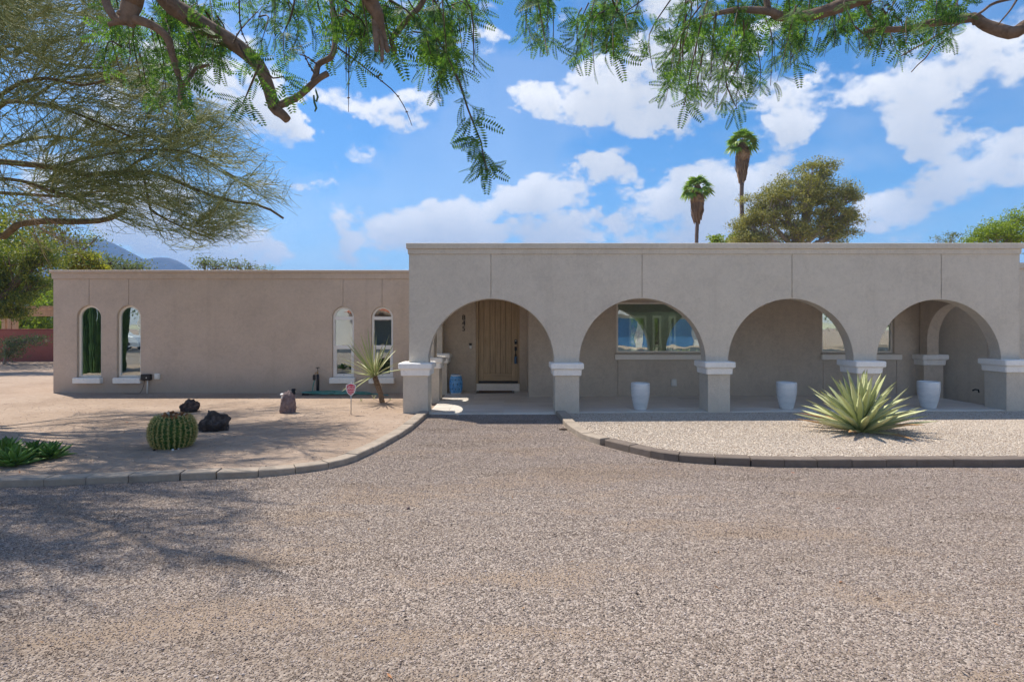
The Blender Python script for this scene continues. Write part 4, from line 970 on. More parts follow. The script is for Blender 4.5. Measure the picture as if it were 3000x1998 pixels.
# ------------------------------------------------------------------ palo verde at the left
pv = empty('palo_verde_tree', (-11.6, 10.6, 0)); tag(pv, 'spreading palo verde tree with bare green twigs at the left', 'tree')
base = np.array([-11.6, 10.6, 0.])
trunkP = spline([(-11.6, 10.6, -.1), (-11.5, 10.6, .8), (-11.25, 10.6, 1.9), (-11.1, 10.55, 2.7)], 10)
fork = (-11.1, 10.55, 2.6)
LIMB = [  # photograph points with their depth
 [(-60,470,10.6),(0,474,10.7),(153,490,10.8),(255,512,10.9),(357,505,11.0),(459,508,11.1),(561,551,11.2),(663,587,11.3),(765,602,11.4),(830,640,11.4)],
 [(-80,640,10.4),(0,694,10.2),(51,660,10.1),(128,648,10.0),(204,650,10.0),(306,645,10.0),(367,617,10.0)],
 [(-80,420,10.4),(0,309,10.2),(77,301,10.0),(128,306,9.9),(204,326,9.8),(306,367,9.8),(380,400,9.8)],
 [(-80,300,10.8),(0,153,11.0),(51,140,11.2),(150,180,11.4),(260,200,11.6),(360,190,11.8)],
 [(357,505,11.0),(430,455,11.0),(490,410,11.1),(540,365,11.2),(620,330,11.3)],
 [(420,512,11.1),(438,600,11.0),(445,618,11.0),(490,645,11.0),(540,668,11.0),(620,700,10.9)],
 [(-80,460,11.2),(40,420,11.8),(160,400,12.4),(300,420,13.0),(430,400,13.4),(560,420,13.6),(680,460,13.6)],
 [(-90,260,11.0),(20,60,11.6),(120,20,12.2),(220,40,12.8),(300,10,13.0)],
 [(-90,360,10.2),(30,260,9.4),(130,230,9.0),(240,250,8.8),(330,230,8.6)],
 [(-80,560,11.2),(80,570,12.0),(200,575,12.4),(330,560,12.6),(460,600,12.6),(560,640,12.4)],
 [(-100,200,10.8),(-40,-40,10.6),(60,-90,10.6),(180,-100,10.8)],
 [(-80,520,10.0),(60,530,9.4),(150,560,9.2),(240,575,9.2)],
 [(153,490,10.8),(300,455,10.6),(430,440,10.5),(560,450,10.4),(690,520,10.4)],
 [(80,301,10.0),(170,240,10.2),(280,220,10.4),(400,250,10.6),(500,300,10.8)],
]
limbs = [px_line(l, 16) for l in LIMB]
for q in ([(-10.9, 10.2, 3.0), (-9.6, 9.2, 4.6), (-8.3, 8.2, 5.6), (-6.9, 7.4, 6.2), (-5.8, 6.9, 6.4)], [(-10.9, 10.2, 3.0), (-9.9, 8.6, 4.2), (-8.9, 7.4, 5.0), (-7.8, 6.5, 5.5), (-7.0, 6.0, 5.7)], [(-10.9, 10.2, 3.0), (-9.8, 9.0, 4.4), (-8.9, 7.9, 5.4), (-7.6, 7.2, 6.0), (-6.6, 6.4, 6.3)], [(-10.9, 10.2, 3.0), (-10.4, 8.6, 4.6), (-9.8, 7.2, 5.4), (-8.8, 6.3, 5.9), (-7.9, 5.6, 6.1)], [(-10.9, 10.2, 3.0), (-10.2, 9.6, 5.2), (-8.8, 9.0, 6.9), (-7.2, 8.5, 7.6), (-5.6, 8.2, 7.8)]): limbs.append(spline(q, 16))
mb = MB(); mb.tube(trunkP-base, np.linspace(.24, .17, 10), 12)
for l in LIMB:
    if l[0][0] < 0:
        s = px_line(l[:2], 2)[0]; k = spline([fork, tuple((np.array(fork)+s)/2+np.array([0, 0, .1])), tuple(s)], 6); mb.tube(k-base, np.linspace(.13, .075, 6), 8, False)
mb.build('trunk', M['pv_bark'], pv, True)
mb = MB()
rr = [.062, .062, .045, .045, .030, .026, .04, .04, .04, .04, .04, .035, .032, .03, .035, .035, .035, .035, .035]
for l, r in zip(limbs, rr): mb.tube(l-base, list(np.linspace(r, r*.35 if r != .062 or l is limbs[0] else r*.75, 16)), 8)
mb.build('limbs', M['pv_bark'], pv, True)
green = [l for i, l in enumerate(limbs) if i != 1]
P0 = np.array(green)
bias = np.array([.55, 0, .12])
S1 = np.concatenate([spawn(P0, 15, (.7, 1.7), .55, bias, 6, .08, .5), spawn(P0[-5:], 12, (.7, 1.6), .6, bias, 6, .3, .5)])
S2 = spawn(S1, 9, (.45, 1.0), .50, bias*.8, 5, .2, .45)
S3 = spawn(S2, 10, (.22, .55), .45, bias*.6, 4, .15, .4)
def inside(L, jit=18):
    """keeps what stays within the crown's outline (as seen from the drive)"""
    p = L[:, -1]; x = p[:, 0]/p[:, 1]*F+1500+NP.normal(size=len(p))*jit; y = HZ-(p[:, 2]-EYE)/p[:, 1]*F+NP.normal(size=len(p))*jit*.6
    xm = np.interp(y, [-200, 0, 150, 270, 330, 400, 500, 600, 660, 700, 740], [300, 340, 450, 560, 690, 770, 830, 865, 840, 760, 600])
    return (x < xm) & (y < np.interp(x, [-200, 100, 160, 330, 430, 640, 900], [790, 780, 690, 640, 690, 730, 690]))
S1 = S1[inside(S1)]; S2 = S2[inside(S2)]
keep = inside(S3)
A = cat(tubes_of(S1, .0115, .005), tubes_of(S2, .0058, .0034), tubes_of(S3[keep], .0046, .0022))
tag(np_mesh('twigs', A[0]-base, A[1], M['pv_twig'], pv), kind='stuff')
# dry brown twigs low on the left
dl_ = [px_line(l, 10) for l in ([(-60,560,10.0),(40,540,9.8),(120,560,9.7),(190,590,9.7)], [(-60,600,9.8),(60,600,9.6),(150,640,9.6)], [(-40,640,10.2),(80,655,10.2),(170,690,10.2)])]
D1 = spawn(np.array(dl_), 12, (.4, .9), .5, (.3, 0, -.35), 5, .1, .6); D2 = spawn(D1, 8, (.25, .6), .45, (.2, 0, -.3), 4, .1, .5)
A = cat(tubes_of(D1, .006, .003), tubes_of(D2, .0032, .0015)); tag(np_mesh('dry_twigs', A[0]-base, A[1], M['dry_twig'], pv), kind='stuff')

# ------------------------------------------------------------------ mesquites over the camera
def pinna(n=11):
    """unit-length pinna along +X in the XY plane: leaflets as narrow kites, slightly folded"""
    V = []; Fq = []
    V += [(0, -.006, 0), (1, -.003, 0), (1, .003, 0), (0, .006, 0)]; Fq.append((0, 1, 2, 3))
    for i in range(n):
        x = .05+.93*i/(n-1); l = .235*(1-.40*abs(2*i/(n-1)-.95)**2); w = .062
        for s in (-1, 1):
            k = len(V); V += [(x, 0, 0), (x+l*.14-w*.5, s*l*.5, .012), (x+l*.30, s*l, .03), (x+l*.14+w*.7, s*l*.5, .012)]; Fq.append((k, k+1, k+2, k+3))
    return np.array(V), np.array(Fq)
PV_, PF_ = pinna()
def leaf_mesh(name, spread, droop, mat, seed):
    """a leaf: a short stalk and two (or four) pinnae"""
    g = np.random.default_rng(seed); parts = []
    for s in (-1, 1):
        a = s*spread*g.uniform(.8, 1.2); L = g.uniform(.85, 1.1); c, q = math.cos(a), math.sin(a)
        v = PV_.copy()*L; bend = -droop*v[:, 0:1]**2; v = np.concatenate([v[:, :2], v[:, 2:]+bend], 1)
        v = v @ np.array([[c, q, 0], [-q, c, 0], [0, 0, 1]]); parts.append((v+np.array([.22, 0, 0]), PF_))
    st = np.array([[0, -.008, 0], [.22, -.005, 0], [.22, .005, 0], [0, .008, 0]]); parts.append((st, np.array([[0, 1, 2, 3]])))
    V, Fq = cat(*parts); return V, Fq
LV = [leaf_mesh('leaf', sp, dr, None, i) for i, (sp, dr) in enumerate(((.35, .25), (.5, .15), (.25, .35), (.6, .3), (.42, .05)))]
LME = []
for V, Fq in LV:
    me = bpy.data.meshes.new('mesquite_leaf'); me.from_pydata(V.tolist(), [], Fq.tolist()); me.materials.append(M['mesq_leaf']); LME.append(me)
def frames(d, g):
    """rotation matrices (rows = axes) with +X along d, random roll"""
    ref = unit(g.normal(size=d.shape)); y = unit(np.cross(ref, d)); z = np.cross(d, y); return np.stack([d, y, z], 1)
def mesquite(root, limbs_, sprays, n_leaf_objects, seed, leaf_len=(.08, .125), step=.075):
    """limbs_: (photo points, radii in metres); sprays: (N,K,3) hanging twigs that carry leaves"""
    g = np.random.default_rng(seed); b = np.array(root.location)
    mb = MB()
    for l, r0, r1 in limbs_:
        P = px_line(l, 26); rad_ = np.linspace(r0, r1, 26)*(1+.10*np.array([noise.noise(Vector(p)*9) for p in P])); mb.tube(P-b, list(rad_), 12)
        for q in range(len(P)//6):   # knots and cut spurs
            i = R.randrange(2, 24); d = Vector(g.normal(size=3)).normalized(); p = Vector(P[i]-b); mb.tube([p, p+d*rad_[i]*1.15, p+d*rad_[i]*1.25], [rad_[i]*.5, rad_[i]*.34, rad_[i]*.2], 7)
    mb.build('limb', M['mesq_bark'], root, True)
    N, K, _ = sprays.shape
    tw = tubes_of(sprays, .0045, .0016, 5); 
    # leaves at nodes along every spray
    seg = np.diff(sprays, axis=1); ln = np.linalg.norm(seg, axis=2).sum(1); pos = []; dirs = []
    for s, L in zip(sprays, ln):
        m = max(3, int(L/step)); t = (np.arange(m)+g.uniform(.2, .8, m))/m*(K-1); t = t[t > .25]; i = np.minimum(t.astype(int), K-2); f = (t-i)[:, None]
        p = s[i]*(1-f)+s[i+1]*f; tan = unit(s[i+1]-s[i]); k = g.integers(1, 3, len(t)); p = np.repeat(p, k, 0); tan = np.repeat(tan, k, 0)
        d = unit(tan*.45+g.normal(size=p.shape)*.75+np.array([0, 0, -.45])); pos.append(p); dirs.append(d)
    pos = np.concatenate(pos); dirs = np.concatenate(dirs); Rm = frames(dirs, g); sc_ = g.uniform(*leaf_len, len(pos)); kind = g.integers(0, len(LV), len(pos))
    # the leaves that show largest in the picture are objects of their own
    yy = pos[:, 1]; u = pos[:, 0]/np.maximum(yy, .1); w = (pos[:, 2]-EYE)/np.maximum(yy, .1); inview = (yy > .4) & (abs(u) < .9) & (w < .574) & (w > -.6)
    order = np.argsort(np.where(inview, -sc_/np.maximum(yy, .1), 1)); own = set(order[:n_leaf_objects].tolist())
    lots = []
    for i in range(len(pos)):
        if i in own:
            o = bpy.data.objects.new('leaf', LME[kind[i]]); col.objects.link(o); o.parent = root
            mt = Matrix([list(Rm[i][:, 0]), list(Rm[i][:, 1]), list(Rm[i][:, 2])]); 
            mt = Matrix(Rm[i].T.tolist()); o.rotation_euler = mt.to_euler(); o.location = pos[i]-b; o.scale = (sc_[i],)*3
    for k in range(len(LV)):
        idx = np.array([i for i in range(len(pos)) if kind[i] == k and i not in own], int)
        if len(idx) == 0: continue
        V, Fq = LV[k]; W = np.einsum('vj,njk->nvk', V, Rm[idx])*sc_[idx][:, None, None]+pos[idx][:, None, :]-b
        lots.append((W.reshape(-1, 3), (Fq[None]+np.arange(len(idx))[:, None, None]*len(V)).reshape(-1, 4)))
    V, Fq = cat(*lots); tag(np_mesh('foliage', V, Fq, M['mesq_leaf'], root), kind='stuff')
    tag(np_mesh('twigs', tw[0]-b, tw[1], M['twig'], root), kind='stuff')
    return len(pos)
def hang(x0, x1, y0, y1, n, Y, env, slant, g, K=7):
    """n hanging sprays starting in a photo window and ending near the envelope row env(x)"""
    out = []
    for i in range(n):
        x = g.uniform(x0, x1); y = g.uniform(y0, y1); D = g.uniform(*Y); e = env(x)*g.uniform(.55, 1.0); e = max(e, y+60)
        xe = x+slant*(e-y)+g.normal()*25; a = np.array(at(x, y, D)); c = np.array(at(xe, e, D+g.normal()*.15)); mid = a*.5+c*.5+np.array([(x-xe)/F*D*-.12+g.normal()*.03, g.normal()*.06, .06])
        out.append(spline([a, mid, c], K))
    return out
g = np.random.default_rng(4)
def poly_env(tab): xs, ys = zip(*tab); return lambda x: float(np.interp(x, xs, ys))
# the left mesquite
ml = empty('mesquite_tree', (-5.9, .4, 0)); tag(ml, 'mesquite tree whose cut brown limbs hang in at the upper left', 'tree')
YL = 2.7
LL = [([(300,-420,2.3),(400,-160,2.5),(490,0,2.6),(541,41,2.62),(612,87,2.65),(684,128,2.68),(755,189,2.7),(786,255,2.72),(804,316,2.72),(826,335,2.72),(842,352,2.72)], .052, .019),
 [(( 812),308,2.72),(877,281,2.74),(929,235,2.76),(960,216,2.78)], [], [],
]
LL = [LL[0], ([(812,312,2.72),(845,298,2.73),(877,281,2.74),(929,235,2.76),(960,216,2.78)], .017, .015),
 ([(918,240,2.76),(926,219,2.76),(934,189,2.77),(969,168,2.78),(981,128,2.8),(977,51,2.84),(965,-60,2.9)], .015, .013),
 ([(360,-320,2.2),(392,-90,2.4),(388,0,2.5),(380,31,2.5),(374,62,2.5),(371,72,2.5)], .05, .030),
 ([(372,64,2.5),(350,62,2.5),(327,41,2.5),(312,10,2.52),(300,-60,2.55)], .017, .016),
 ([(352,64,2.5),(334,68,2.5),(318,74,2.5)], .014, .009),
 ([(376,58,2.5),(398,59,2.5),(449,77,2.52),(490,112,2.54),(505,163,2.56),(520,214,2.58),(530,255,2.6),(528,294,2.6)], .022, .0085),
 ([(528,236,2.6),(545,247,2.6),(556,252,2.6)], .009, .007),
 ([(536,248,2.7),(550,235,2.75),(571,204,2.8),(590,196,2.82),(613,191,2.84)], .012, .007),
 ([(900,-260,2.1),(1050,-110,2.2),(1084,0,2.3),(1103,38,2.32),(1113,76,2.34),(1124,115,2.36),(1136,152,2.36)], .042, .010),
 ([(1100,60,2.33),(1102,115,2.33),(1103,151,2.33)], .016, .009), ([(1112,90,2.34),(1119,140,2.34),(1120,181,2.34)], .012, .006),
 ([(1290,-90,2.6),(1233,15,2.6),(1208,42,2.6),(1162,96,2.6),(1147,119,2.6),(1158,152,2.6)], .013, .011)]
envL = poly_env([(300,150),(380,260),(450,330),(520,300),(600,230),(700,120),(800,130),(900,190),(1000,230),(1080,150),(1150,170),(1210,230),(1300,280),(1340,230),(1400,110)])
SL = []
SL += hang(330,640,-40,150,34,(2.6,3.4),envL,.10,g); SL += hang(460,900,-60,60,24,(2.7,3.6),poly_env([(460,150),(620,200),(700,110),(800,150),(900,200)]),.05,g)
SL += hang(930,1330,-60,60,32,(2.4,3.3),envL,.18,g); SL += hang(1090,1290,-30,120,16,(2.5,3.1),envL,.25,g)
SL += [spline([tuple(at(x, y, 2.5)) for x, y in pp], 7) for pp in ([(1182,-20),(1228,50),(1282,115),(1312,172)], [(1100,-20),(1190,30),(1240,90),(1262,160)], [(760,190),(735,250),(720,285),(712,300)], [(770,200),(800,230),(830,225),(838,240)], [(700,130),(720,170),(735,190)], [(1312,172),(1300,200),(1280,240),(1290,290)], [(870,-30),(850,60),(830,100),(835,190)])]
D_main = spline([tuple(at(x, y, 2.45)) for x, y in ((1312,172),(1347,245),(1370,318),(1389,367),(1410,419),(1416,459),(1427,497))], 7)
SL += [D_main, D_main+.0006, D_main-.0006]
mesquite(ml, LL, np.array(SL), 300, 5)
for pp in ([(991,142),(1044,180),(1102,226),(1159,274),(1190,325),(1207,369)], [(1023,138),(1022,220),(1021,329)], [(1102,226),(1115,220),(1112,219)], [(684,128),(700,95),(735,55),(770,20)], [(700,-20),(705,80),(725,130),(745,180)], [(920,215),(895,170),(874,120)], [(930,190),(900,168),(874,160)], [(1020,60),(1015,140),(1014,240)]):
    mb = MB(); P = px_line([(x, y, 2.62) for x, y in pp], 12); mb.tube(P-np.array(ml.location), list(np.linspace(.0042, .0012, 12)), 5)
    for p in P[1:-1:2]: v = Vector(p-np.array(ml.location)); mb.tube([v-Vector((.006, 0, 0)), v+Vector((.006, 0, .002))], [.0035, .002], 5)
    mb.build('bare_twig', M['twig'], ml)
m = NT('green_pod'); M['pod'] = m.fin((.06, .12, .04), .5)
mb = MB(); mb.tube([at(x, y, 2.6)-ml.location for x, y in ((924, 258), (926, 268), (931, 285), (927, 298), (920, 292), (919, 280), (921, 300), (927, 318), (922, 328))], [.001, .004, .005, .005, .004, .004, .005, .005, .003], 6); mb.build('seed_pod', M['pod'], ml, True)
# its trunk, left of the camera and outside the picture, shows in the window glass
mb = MB(); b = Vector(ml.location)
mb.tube([Vector((0, 0, -.1)), Vector((.1, 0, .6)), Vector((.35, .05, 1.5)), Vector((.3, .1, 2.1))], [.30, .24, .2, .17], 14)
for P in ([(.3, .1, 2.0), (1.0, .4, 2.7), (2.0, 1.0, 3.4), (3.0, 1.4, 3.9)], [(.3, .1, 2.0), (.5, -.4, 2.9), (.9, -1.0, 3.9), (1.3, -1.4, 4.8)], [(.3, .1, 1.9), (-.4, .2, 2.3), (-1.3, .1, 2.5), (-2.4, .3, 3.2)], [(2.0, 1.0, 3.4), (3.1, 1.2, 3.6), (4.2, 1.7, 3.75)], [(3.0, 1.4, 3.9), (4.1, 1.4, 3.95), (5.0, 1.6, 3.7)], [(.3, .1, 2.1), (1.2, .9, 3.2), (2.2, 1.9, 4.1), (3.0, 2.9, 4.6)]):
    mb.tube([Vector(p) for p in spline(P, 8)], list(np.linspace(.13, .05, 8)), 10)
mb.build('trunk', M['mesq_bark'], ml, True)
# the right mesquite
mr_ = empty('mesquite_tree', (4.6, 1.2, 0)); tag(mr_, 'mesquite tree with full green leaves hanging in at the upper right', 'tree')
RL = [([(2800,-160,2.6),(2640,-60,2.7),(2506,0,2.8),(2424,32,2.85),(2347,51,2.9),(2283,48,2.9),(2252,34,2.9),(2169,30,2.95),(2111,38,2.95),(2048,54,3.0)], .042, .008),
 ([(3200,-20,2.6),(3060,50,2.7),(3000,80,2.75),(2966,98,2.75),(2918,86,2.78),(2882,72,2.8),(2856,53,2.82),(2829,55,2.84),(2775,62,2.86),(2716,71,2.88),(2657,86,2.9),(2579,88,2.9),(2547,93,2.9),(2529,89,2.9)], .036, .010),
 ([(2575,88,2.9),(2560,60,2.9),(2545,40,2.9),(2530,10,2.92)], .010, .006), ([(2252,36,2.9),(2246,0,2.9),(2240,-60,2.9)], .016, .014),
 ([(3050,-20,2.7),(2920,8,2.8),(2870,40,2.8),(2800,75,2.8),(2720,120,2.8),(2640,165,2.8)], .008, .003), ([(2735,135,2.8),(2712,170,2.8),(2690,190,2.8),(2670,212,2.8)], .004, .002), ([(2505,78,2.9),(2530,100,2.9),(2545,110,2.9),(2552,137,2.9)], .005, .002), ([(2985,-10,2.75),(2960,30,2.75),(2925,72,2.75)], .005, .003)]
envR = poly_env([(1690,170),(1740,230),(1800,210),(1850,150),(1900,120),(1940,300),(2000,330),(2080,340),(2160,320),(2240,330),(2300,280),(2360,190),(2430,180),(2500,140),(2560,190),(2640,180),(2720,190),(2780,130),(2840,90)])
SR = []
SR += hang(1700,1880,-50,50,15,(2.7,3.3),envR,-.12,g); SR += hang(1960,2380,-60,90,38,(2.6,3.6),envR,-.16,g); SR += hang(2300,2560,-60,60,19,(2.7,3.7),envR,-.10,g); SR += hang(2560,2850,-60,60,19,(2.7,3.5),envR,-.2,g)
SR += hang(1530,1625,-60,-10,7,(2.7,3.2),poly_env([(1500,120),(1560,170),(1640,90)]),-.05,g); SR += hang(1340,1410,-60,-20,4,(2.7,3.2),poly_env([(1300,50),(1420,60)]),.1,g)
SR += [spline([tuple(at(x, y, 2.9)) for x, y in pp], 7) for pp in ([(1891,-5),(1840,31),(1797,61),(1782,97),(1771,122),(1756,163)], [(2030,60),(1990,110),(1960,160),(1930,205)], [(2010,40),(2000,140),(2002,200)], [(2150,180),(2125,230),(2140,280),(2160,320)], [(2220,150),(2228,200),(2226,270)], [(2060,150),(2045,230),(2040,290)])]
mesquite(mr_, RL, np.array(SR), 300, 6)
mb = MB(); mb.tube([Vector((0, 0, -.1)), Vector((-.05, 0, .8)), Vector((-.1, .1, 1.7)), Vector((-.05, .2, 2.4))], [.26, .21, .18, .15], 14)
for P in ([(-.05, .2, 2.3), (-.5, .8, 2.9), (-.9, 1.3, 3.35), (-2.1, 1.5, 3.7)], [(-.05, .2, 2.4), (.2, .7, 2.8), (-.1, 1.3, 3.1), (-.9, 1.5, 3.33)], [(-.05, .2, 2.3), (.8, -.3, 3.2), (1.5, -.8, 4.3)]):
    mb.tube([Vector(p) for p in spline(P, 8)], list(np.linspace(.11, .045, 8)), 10)
mb.build('trunk', M['mesq_bark'], mr_, True)

# ------------------------------------------------------------------ far trees
def leafy_tree(name, label, lobes, Y, mat, leaf, n_leaf, seed, group=None, bark='bark', trunk=.2, base_px=None, clump=26, spreadc=.16, aspect=.45, droop=0., depth=.8, tw=True):
    """lobes: (px, py, rx, ry) in photograph pixels at depth Y; leaves gather in clumps on branch ends through the lobes"""
    g = np.random.default_rng(seed); k = Y/F
    bx = at(base_px if base_px is not None else lobes[0][0], HZ, Y).x; root = empty(name, (bx, Y, 0)); tag(root, label, 'tree', group); b = np.array([bx, Y, 0.])
    tot = sum(l[2]*l[3] for l in lobes); top = np.array([bx, Y, max(.8, min(at(l[0], l[1]+l[3], Y).z for l in lobes))])
    tk = spline([b+np.array([0, 0, -.1]), b*.5+top*.5+np.array([.1, 0, 0]), top], 8); mb = MB(); mb.tube(tk-b, list(np.linspace(trunk, trunk*.7, 8)), 10); P = []; W = []
    for (px, py, rx, ry) in lobes:
        c = np.array(at(px, py, Y)); r = np.array([rx*k, rx*k*depth, ry*k]); n = max(4, int(clump*rx*ry/tot*len(lobes)))
        s1 = spline([top, top*.4+c*.6+np.array([0, 0, -r[2]*.15]), c], 8); mb.tube(s1-b, list(np.linspace(trunk*.5, trunk*.16, 8)), 7)
        d = unit(g.normal(size=(n, 3))); q = c+d*r*(g.random((n, 1))**.45)*.92; P.append(q); W.append(np.full(n, rx*ry/n))
        for p in q[:: (1 if n < 40 else 2)]:
            s2 = spline([s1[g.integers(3, 8)], (s1[5]+p)/2+g.normal(size=3)*.1*r[0], p], 5); mb.tube(s2-b, list(np.linspace(trunk*.13, trunk*.04, 5)), 4, False)
    mb.build('trunk', M[bark], root, True)
    C = np.concatenate(P); w = np.concatenate(W); i = g.choice(len(C), n_leaf, p=w/w.sum()); rr_ = np.mean([l[2] for l in lobes])*k*spreadc
    pts = C[i]+g.normal(size=(n_leaf, 3))*rr_*np.array([1.25, 1.1, .6])
    V, Fq = np_leaves(pts, leaf, aspect, droop, seed); tag(np_mesh('crown', V-b, Fq, M[mat], root), kind='stuff')
    return root
leafy_tree('eucalyptus_tree', 'broad olive green tree behind the roof right of the palms',
  [(2370,540,90,75),(2300,600,90,80),(2440,600,75,90),(2230,610,70,60),(2340,670,110,60),(2210,680,60,60),(2440,690,60,40),(2480,650,45,60),(2400,500,50,45),(2170,700,40,35),(2490,560,30,45),(2180,660,40,40)], 40, 'euc_leaf', .17, 52000, 1, bark='pale_bark', trunk=.42, base_px=2340, clump=34, spreadc=.145, aspect=.34)
leafy_tree('low_tree', 'low yellowish tree just above the roof left of the tall palm', [(2100,705,25,20),(2130,715,30,15),(2160,700,25,25)], 42, 'lime_leaf', .2, 1800, 2, trunk=.15)
leafy_tree('thorny_tree', 'thin twiggy green tree behind the roof at the far right', [(2920,680,60,40),(2970,690,50,60),(2870,705,40,30),(2985,640,30,25)], 26, 'lime_leaf', .10, 9000, 3, trunk=.16, bark='pale_bark', clump=26, spreadc=.24)
leafy_tree('thorny_tree', 'sparse twig tops peeping over the roof left of the twiggy tree', [(2750,712,25,20),(2790,705,25,25)], 26, 'sage_leaf', .08, 700, 4, trunk=.10, bark='pale_bark', clump=8, spreadc=.3)
leafy_tree('pine_tree', 'dark green shaggy tree at the left beyond the house corner', [(20,830,90,70),(90,760,80,45),(-40,760,90,60),(60,890,60,45),(110,820,35,40),(10,920,60,25),(130,740,50,30)], 22, 'pine_leaf', .11, 26000, 5, trunk=.3, base_px=-60, clump=16, spreadc=.20, aspect=.3)
leafy_tree('yellow_tree', 'bright yellow green tree above the left end of the wing', [(250,762,45,32),(215,775,35,22),(285,785,25,18)], 30, 'yellow_leaf', .14, 7000, 6, trunk=.2, clump=24, spreadc=.24)
leafy_tree('feathery_tree', 'feathery pale green tree before the mountain', [(325,770,45,36),(375,782,40,22),(420,785,40,18)], 34, 'sage_leaf', .16, 1500, 7, trunk=.2, clump=26, spreadc=.3)
leafy_tree('feathery_tree', 'thin green tree above the middle of the wing roof', [(600,772,30,25),(640,780,40,20)], 30, 'sage_leaf', .11, 1000, 8, trunk=.15, clump=20, spreadc=.3)
leafy_tree('feathery_tree', 'low green tree top left of the arcade block', [(730,785,45,14),(780,790,30,10),(690,780,30,18)], 30, 'sage_leaf', .11, 700, 9, trunk=.15, clump=14, spreadc=.3)
leafy_tree('distant_tree', 'grey green tree against the mountain above the yellow tree', [(235,710,50,30),(290,690,30,18)], 40, 'sage_leaf', .16, 700, 10, trunk=.15, clump=16, spreadc=.3)
leafy_tree('lime_tree', 'sunlit lime green tree behind the pergola', [(70,940,60,50),(130,900,50,60),(20,960,50,40),(140,960,60,40)], 38, 'lime_leaf', .2, 8000, 11, trunk=.2, clump=18, spreadc=.22)
leafy_tree('garden_tree', 'mid green tree seen above the pergola beam', [(110,860,60,45),(60,850,50,40),(150,840,30,50)], 44, 'green_leaf', .2, 7000, 12, trunk=.2, clump=18, spreadc=.22)
leafy_tree('garden_tree', 'green trees in the back garden seen through the living room', [(1870,960,90,60),(1960,955,80,70),(2300,960,160,90)], 30, 'lime_leaf', .25, 5000, 13, trunk=.2, clump=20, spreadc=.25)
# shrub by the red wall
leafy_tree('shrub', 'straggly grey green shrub against the red garden wall', [(40,1010,45,25),(80,1000,50,18),(20,1035,40,20),(110,990,25,10)], 26, 'sage_leaf', .09, 2600, 14, trunk=.06, base_px=10, clump=20, spreadc=.3, bark='pale_bark')['category'] = 'shrub'

# palms
def frond_mesh(name, L, mat, seed, dead=False):
    g = np.random.default_rng(seed); V = []; Fq = []
    V += [(0, -.02, 0), (L*.42, -.015, .02), (L*.42, .015, .02), (0, .02, 0)]; Fq.append((0, 1, 2, 3)); n = 22
    for i in range(n):
        a = -1.35+2.7*i/(n-1); l = L*.60*(1-.22*abs(a)/1.35)*g.uniform(.88, 1.1); w = .075
        d = np.array([math.cos(a), math.sin(a), 0]); q = np.array([-math.sin(a), math.cos(a), 0]); o = np.array([L*.40, 0, .02]); k = len(V)
        tip = o+d*l+np.array([0, 0, -l*g.uniform(.15, .5)*(1.6 if dead else 1)]); m_ = o+d*l*.55+np.array([0, 0, .02])
        V += [tuple(o), tuple(m_+q*w), tuple(tip), tuple(m_-q*w)]; Fq.append((k, k+1, k+2, k+3))
    me = bpy.data.meshes.new(name); me.from_pydata([tuple(v) for v in V], [], Fq); me.materials.append(mat); return me
FR = [frond_mesh('palm_frond', 1.62, M['palm_leaf'], i) for i in range(4)]
def palm(px, py_top, Y, label, skirt_px, seed, r0):
    g = random.Random(seed); k = Y/F; top = at(px, py_top, Y); root = empty('fan_palm', (top.x, Y, 0)); tag(root, label, 'palm', 'tall fan palms behind the house'); H = top.z-.55
    mb = MB(); n = 40; mb.tube([(.06*math.sin(i*.35+seed), 0, H*i/(n-1)) for i in range(n)], [r0*(1.25-.35*i/(n-1))*(1+.07*(i % 2)) for i in range(n)], 12); mb.build('trunk', M['palm_bark'], root, True)
    for i in range(26):
        a = i*2.39996+g.uniform(-.2, .2); u = (i+.5)/26; el_ = 1.3-1.8*u+g.uniform(-.12, .12)
        o = bpy.data.objects.new('frond', FR[i % 4]); col.objects.link(o); o.parent = root; o.location = (0, 0, H+.05-.25*u); o.scale = (.62+.38*u,)*3
        o.rotation_euler = (Matrix.Rotation(a, 3, 'Z') @ Matrix.Rotation(-el_, 3, 'Y') @ Matrix.Rotation(g.uniform(-.5, .5), 3, 'X')).to_euler()
    lines = []; L = skirt_px*k
    for i in range(620):   # hanging dead fronds
        a = g.uniform(0, 6.28); z0 = H+.0-g.random()*L*.75; r1 = (.15+.32*math.sin(math.pi*min(1, (H-z0)/L*1.0+.12)))*g.uniform(.6, 1.1); ln = g.uniform(.6, 1.1)
        c, s = math.cos(a), math.sin(a); lines.append([(r0*c, r0*s, z0+.3), (r1*c, r1*s, z0), (r1*.92*c+g.uniform(-.08, .08), r1*.92*s+g.uniform(-.08, .08), z0-ln*.55), (r1*.72*c, r1*.72*s, max(z0-ln, H-L-.25))])
    V, Fq = tubes_of(np.array(lines), .018, .030, 3, .5); tag(np_mesh('dead_frond_skirt', V, Fq, M['palm_dead'], root), kind='stuff')
    for i in range(9):
        a = g.uniform(0, 6.28); o = bpy.data.objects.new('dead_frond', FRD[i % 2]); col.objects.link(o); o.parent = root; o.location = (.1*math.cos(a), .1*math.sin(a), H-.25-g.random()*.3); o.rotation_euler = (Matrix.Rotation(a, 3, 'Z') @ Matrix.Rotation(1.15+g.uniform(-.1, .25), 3, 'Y')).to_euler()
FRD = [frond_mesh('dead_palm_frond', 1.2, M['palm_dead'], 9+i, True) for i in range(2)]
palm(2175, 395, 44, 'taller fan palm with a brown skirt behind the roof', 115, 1, .15)
palm(2043, 528, 45, 'shorter fan palm left of the taller one behind the roof', 100, 2, .14)

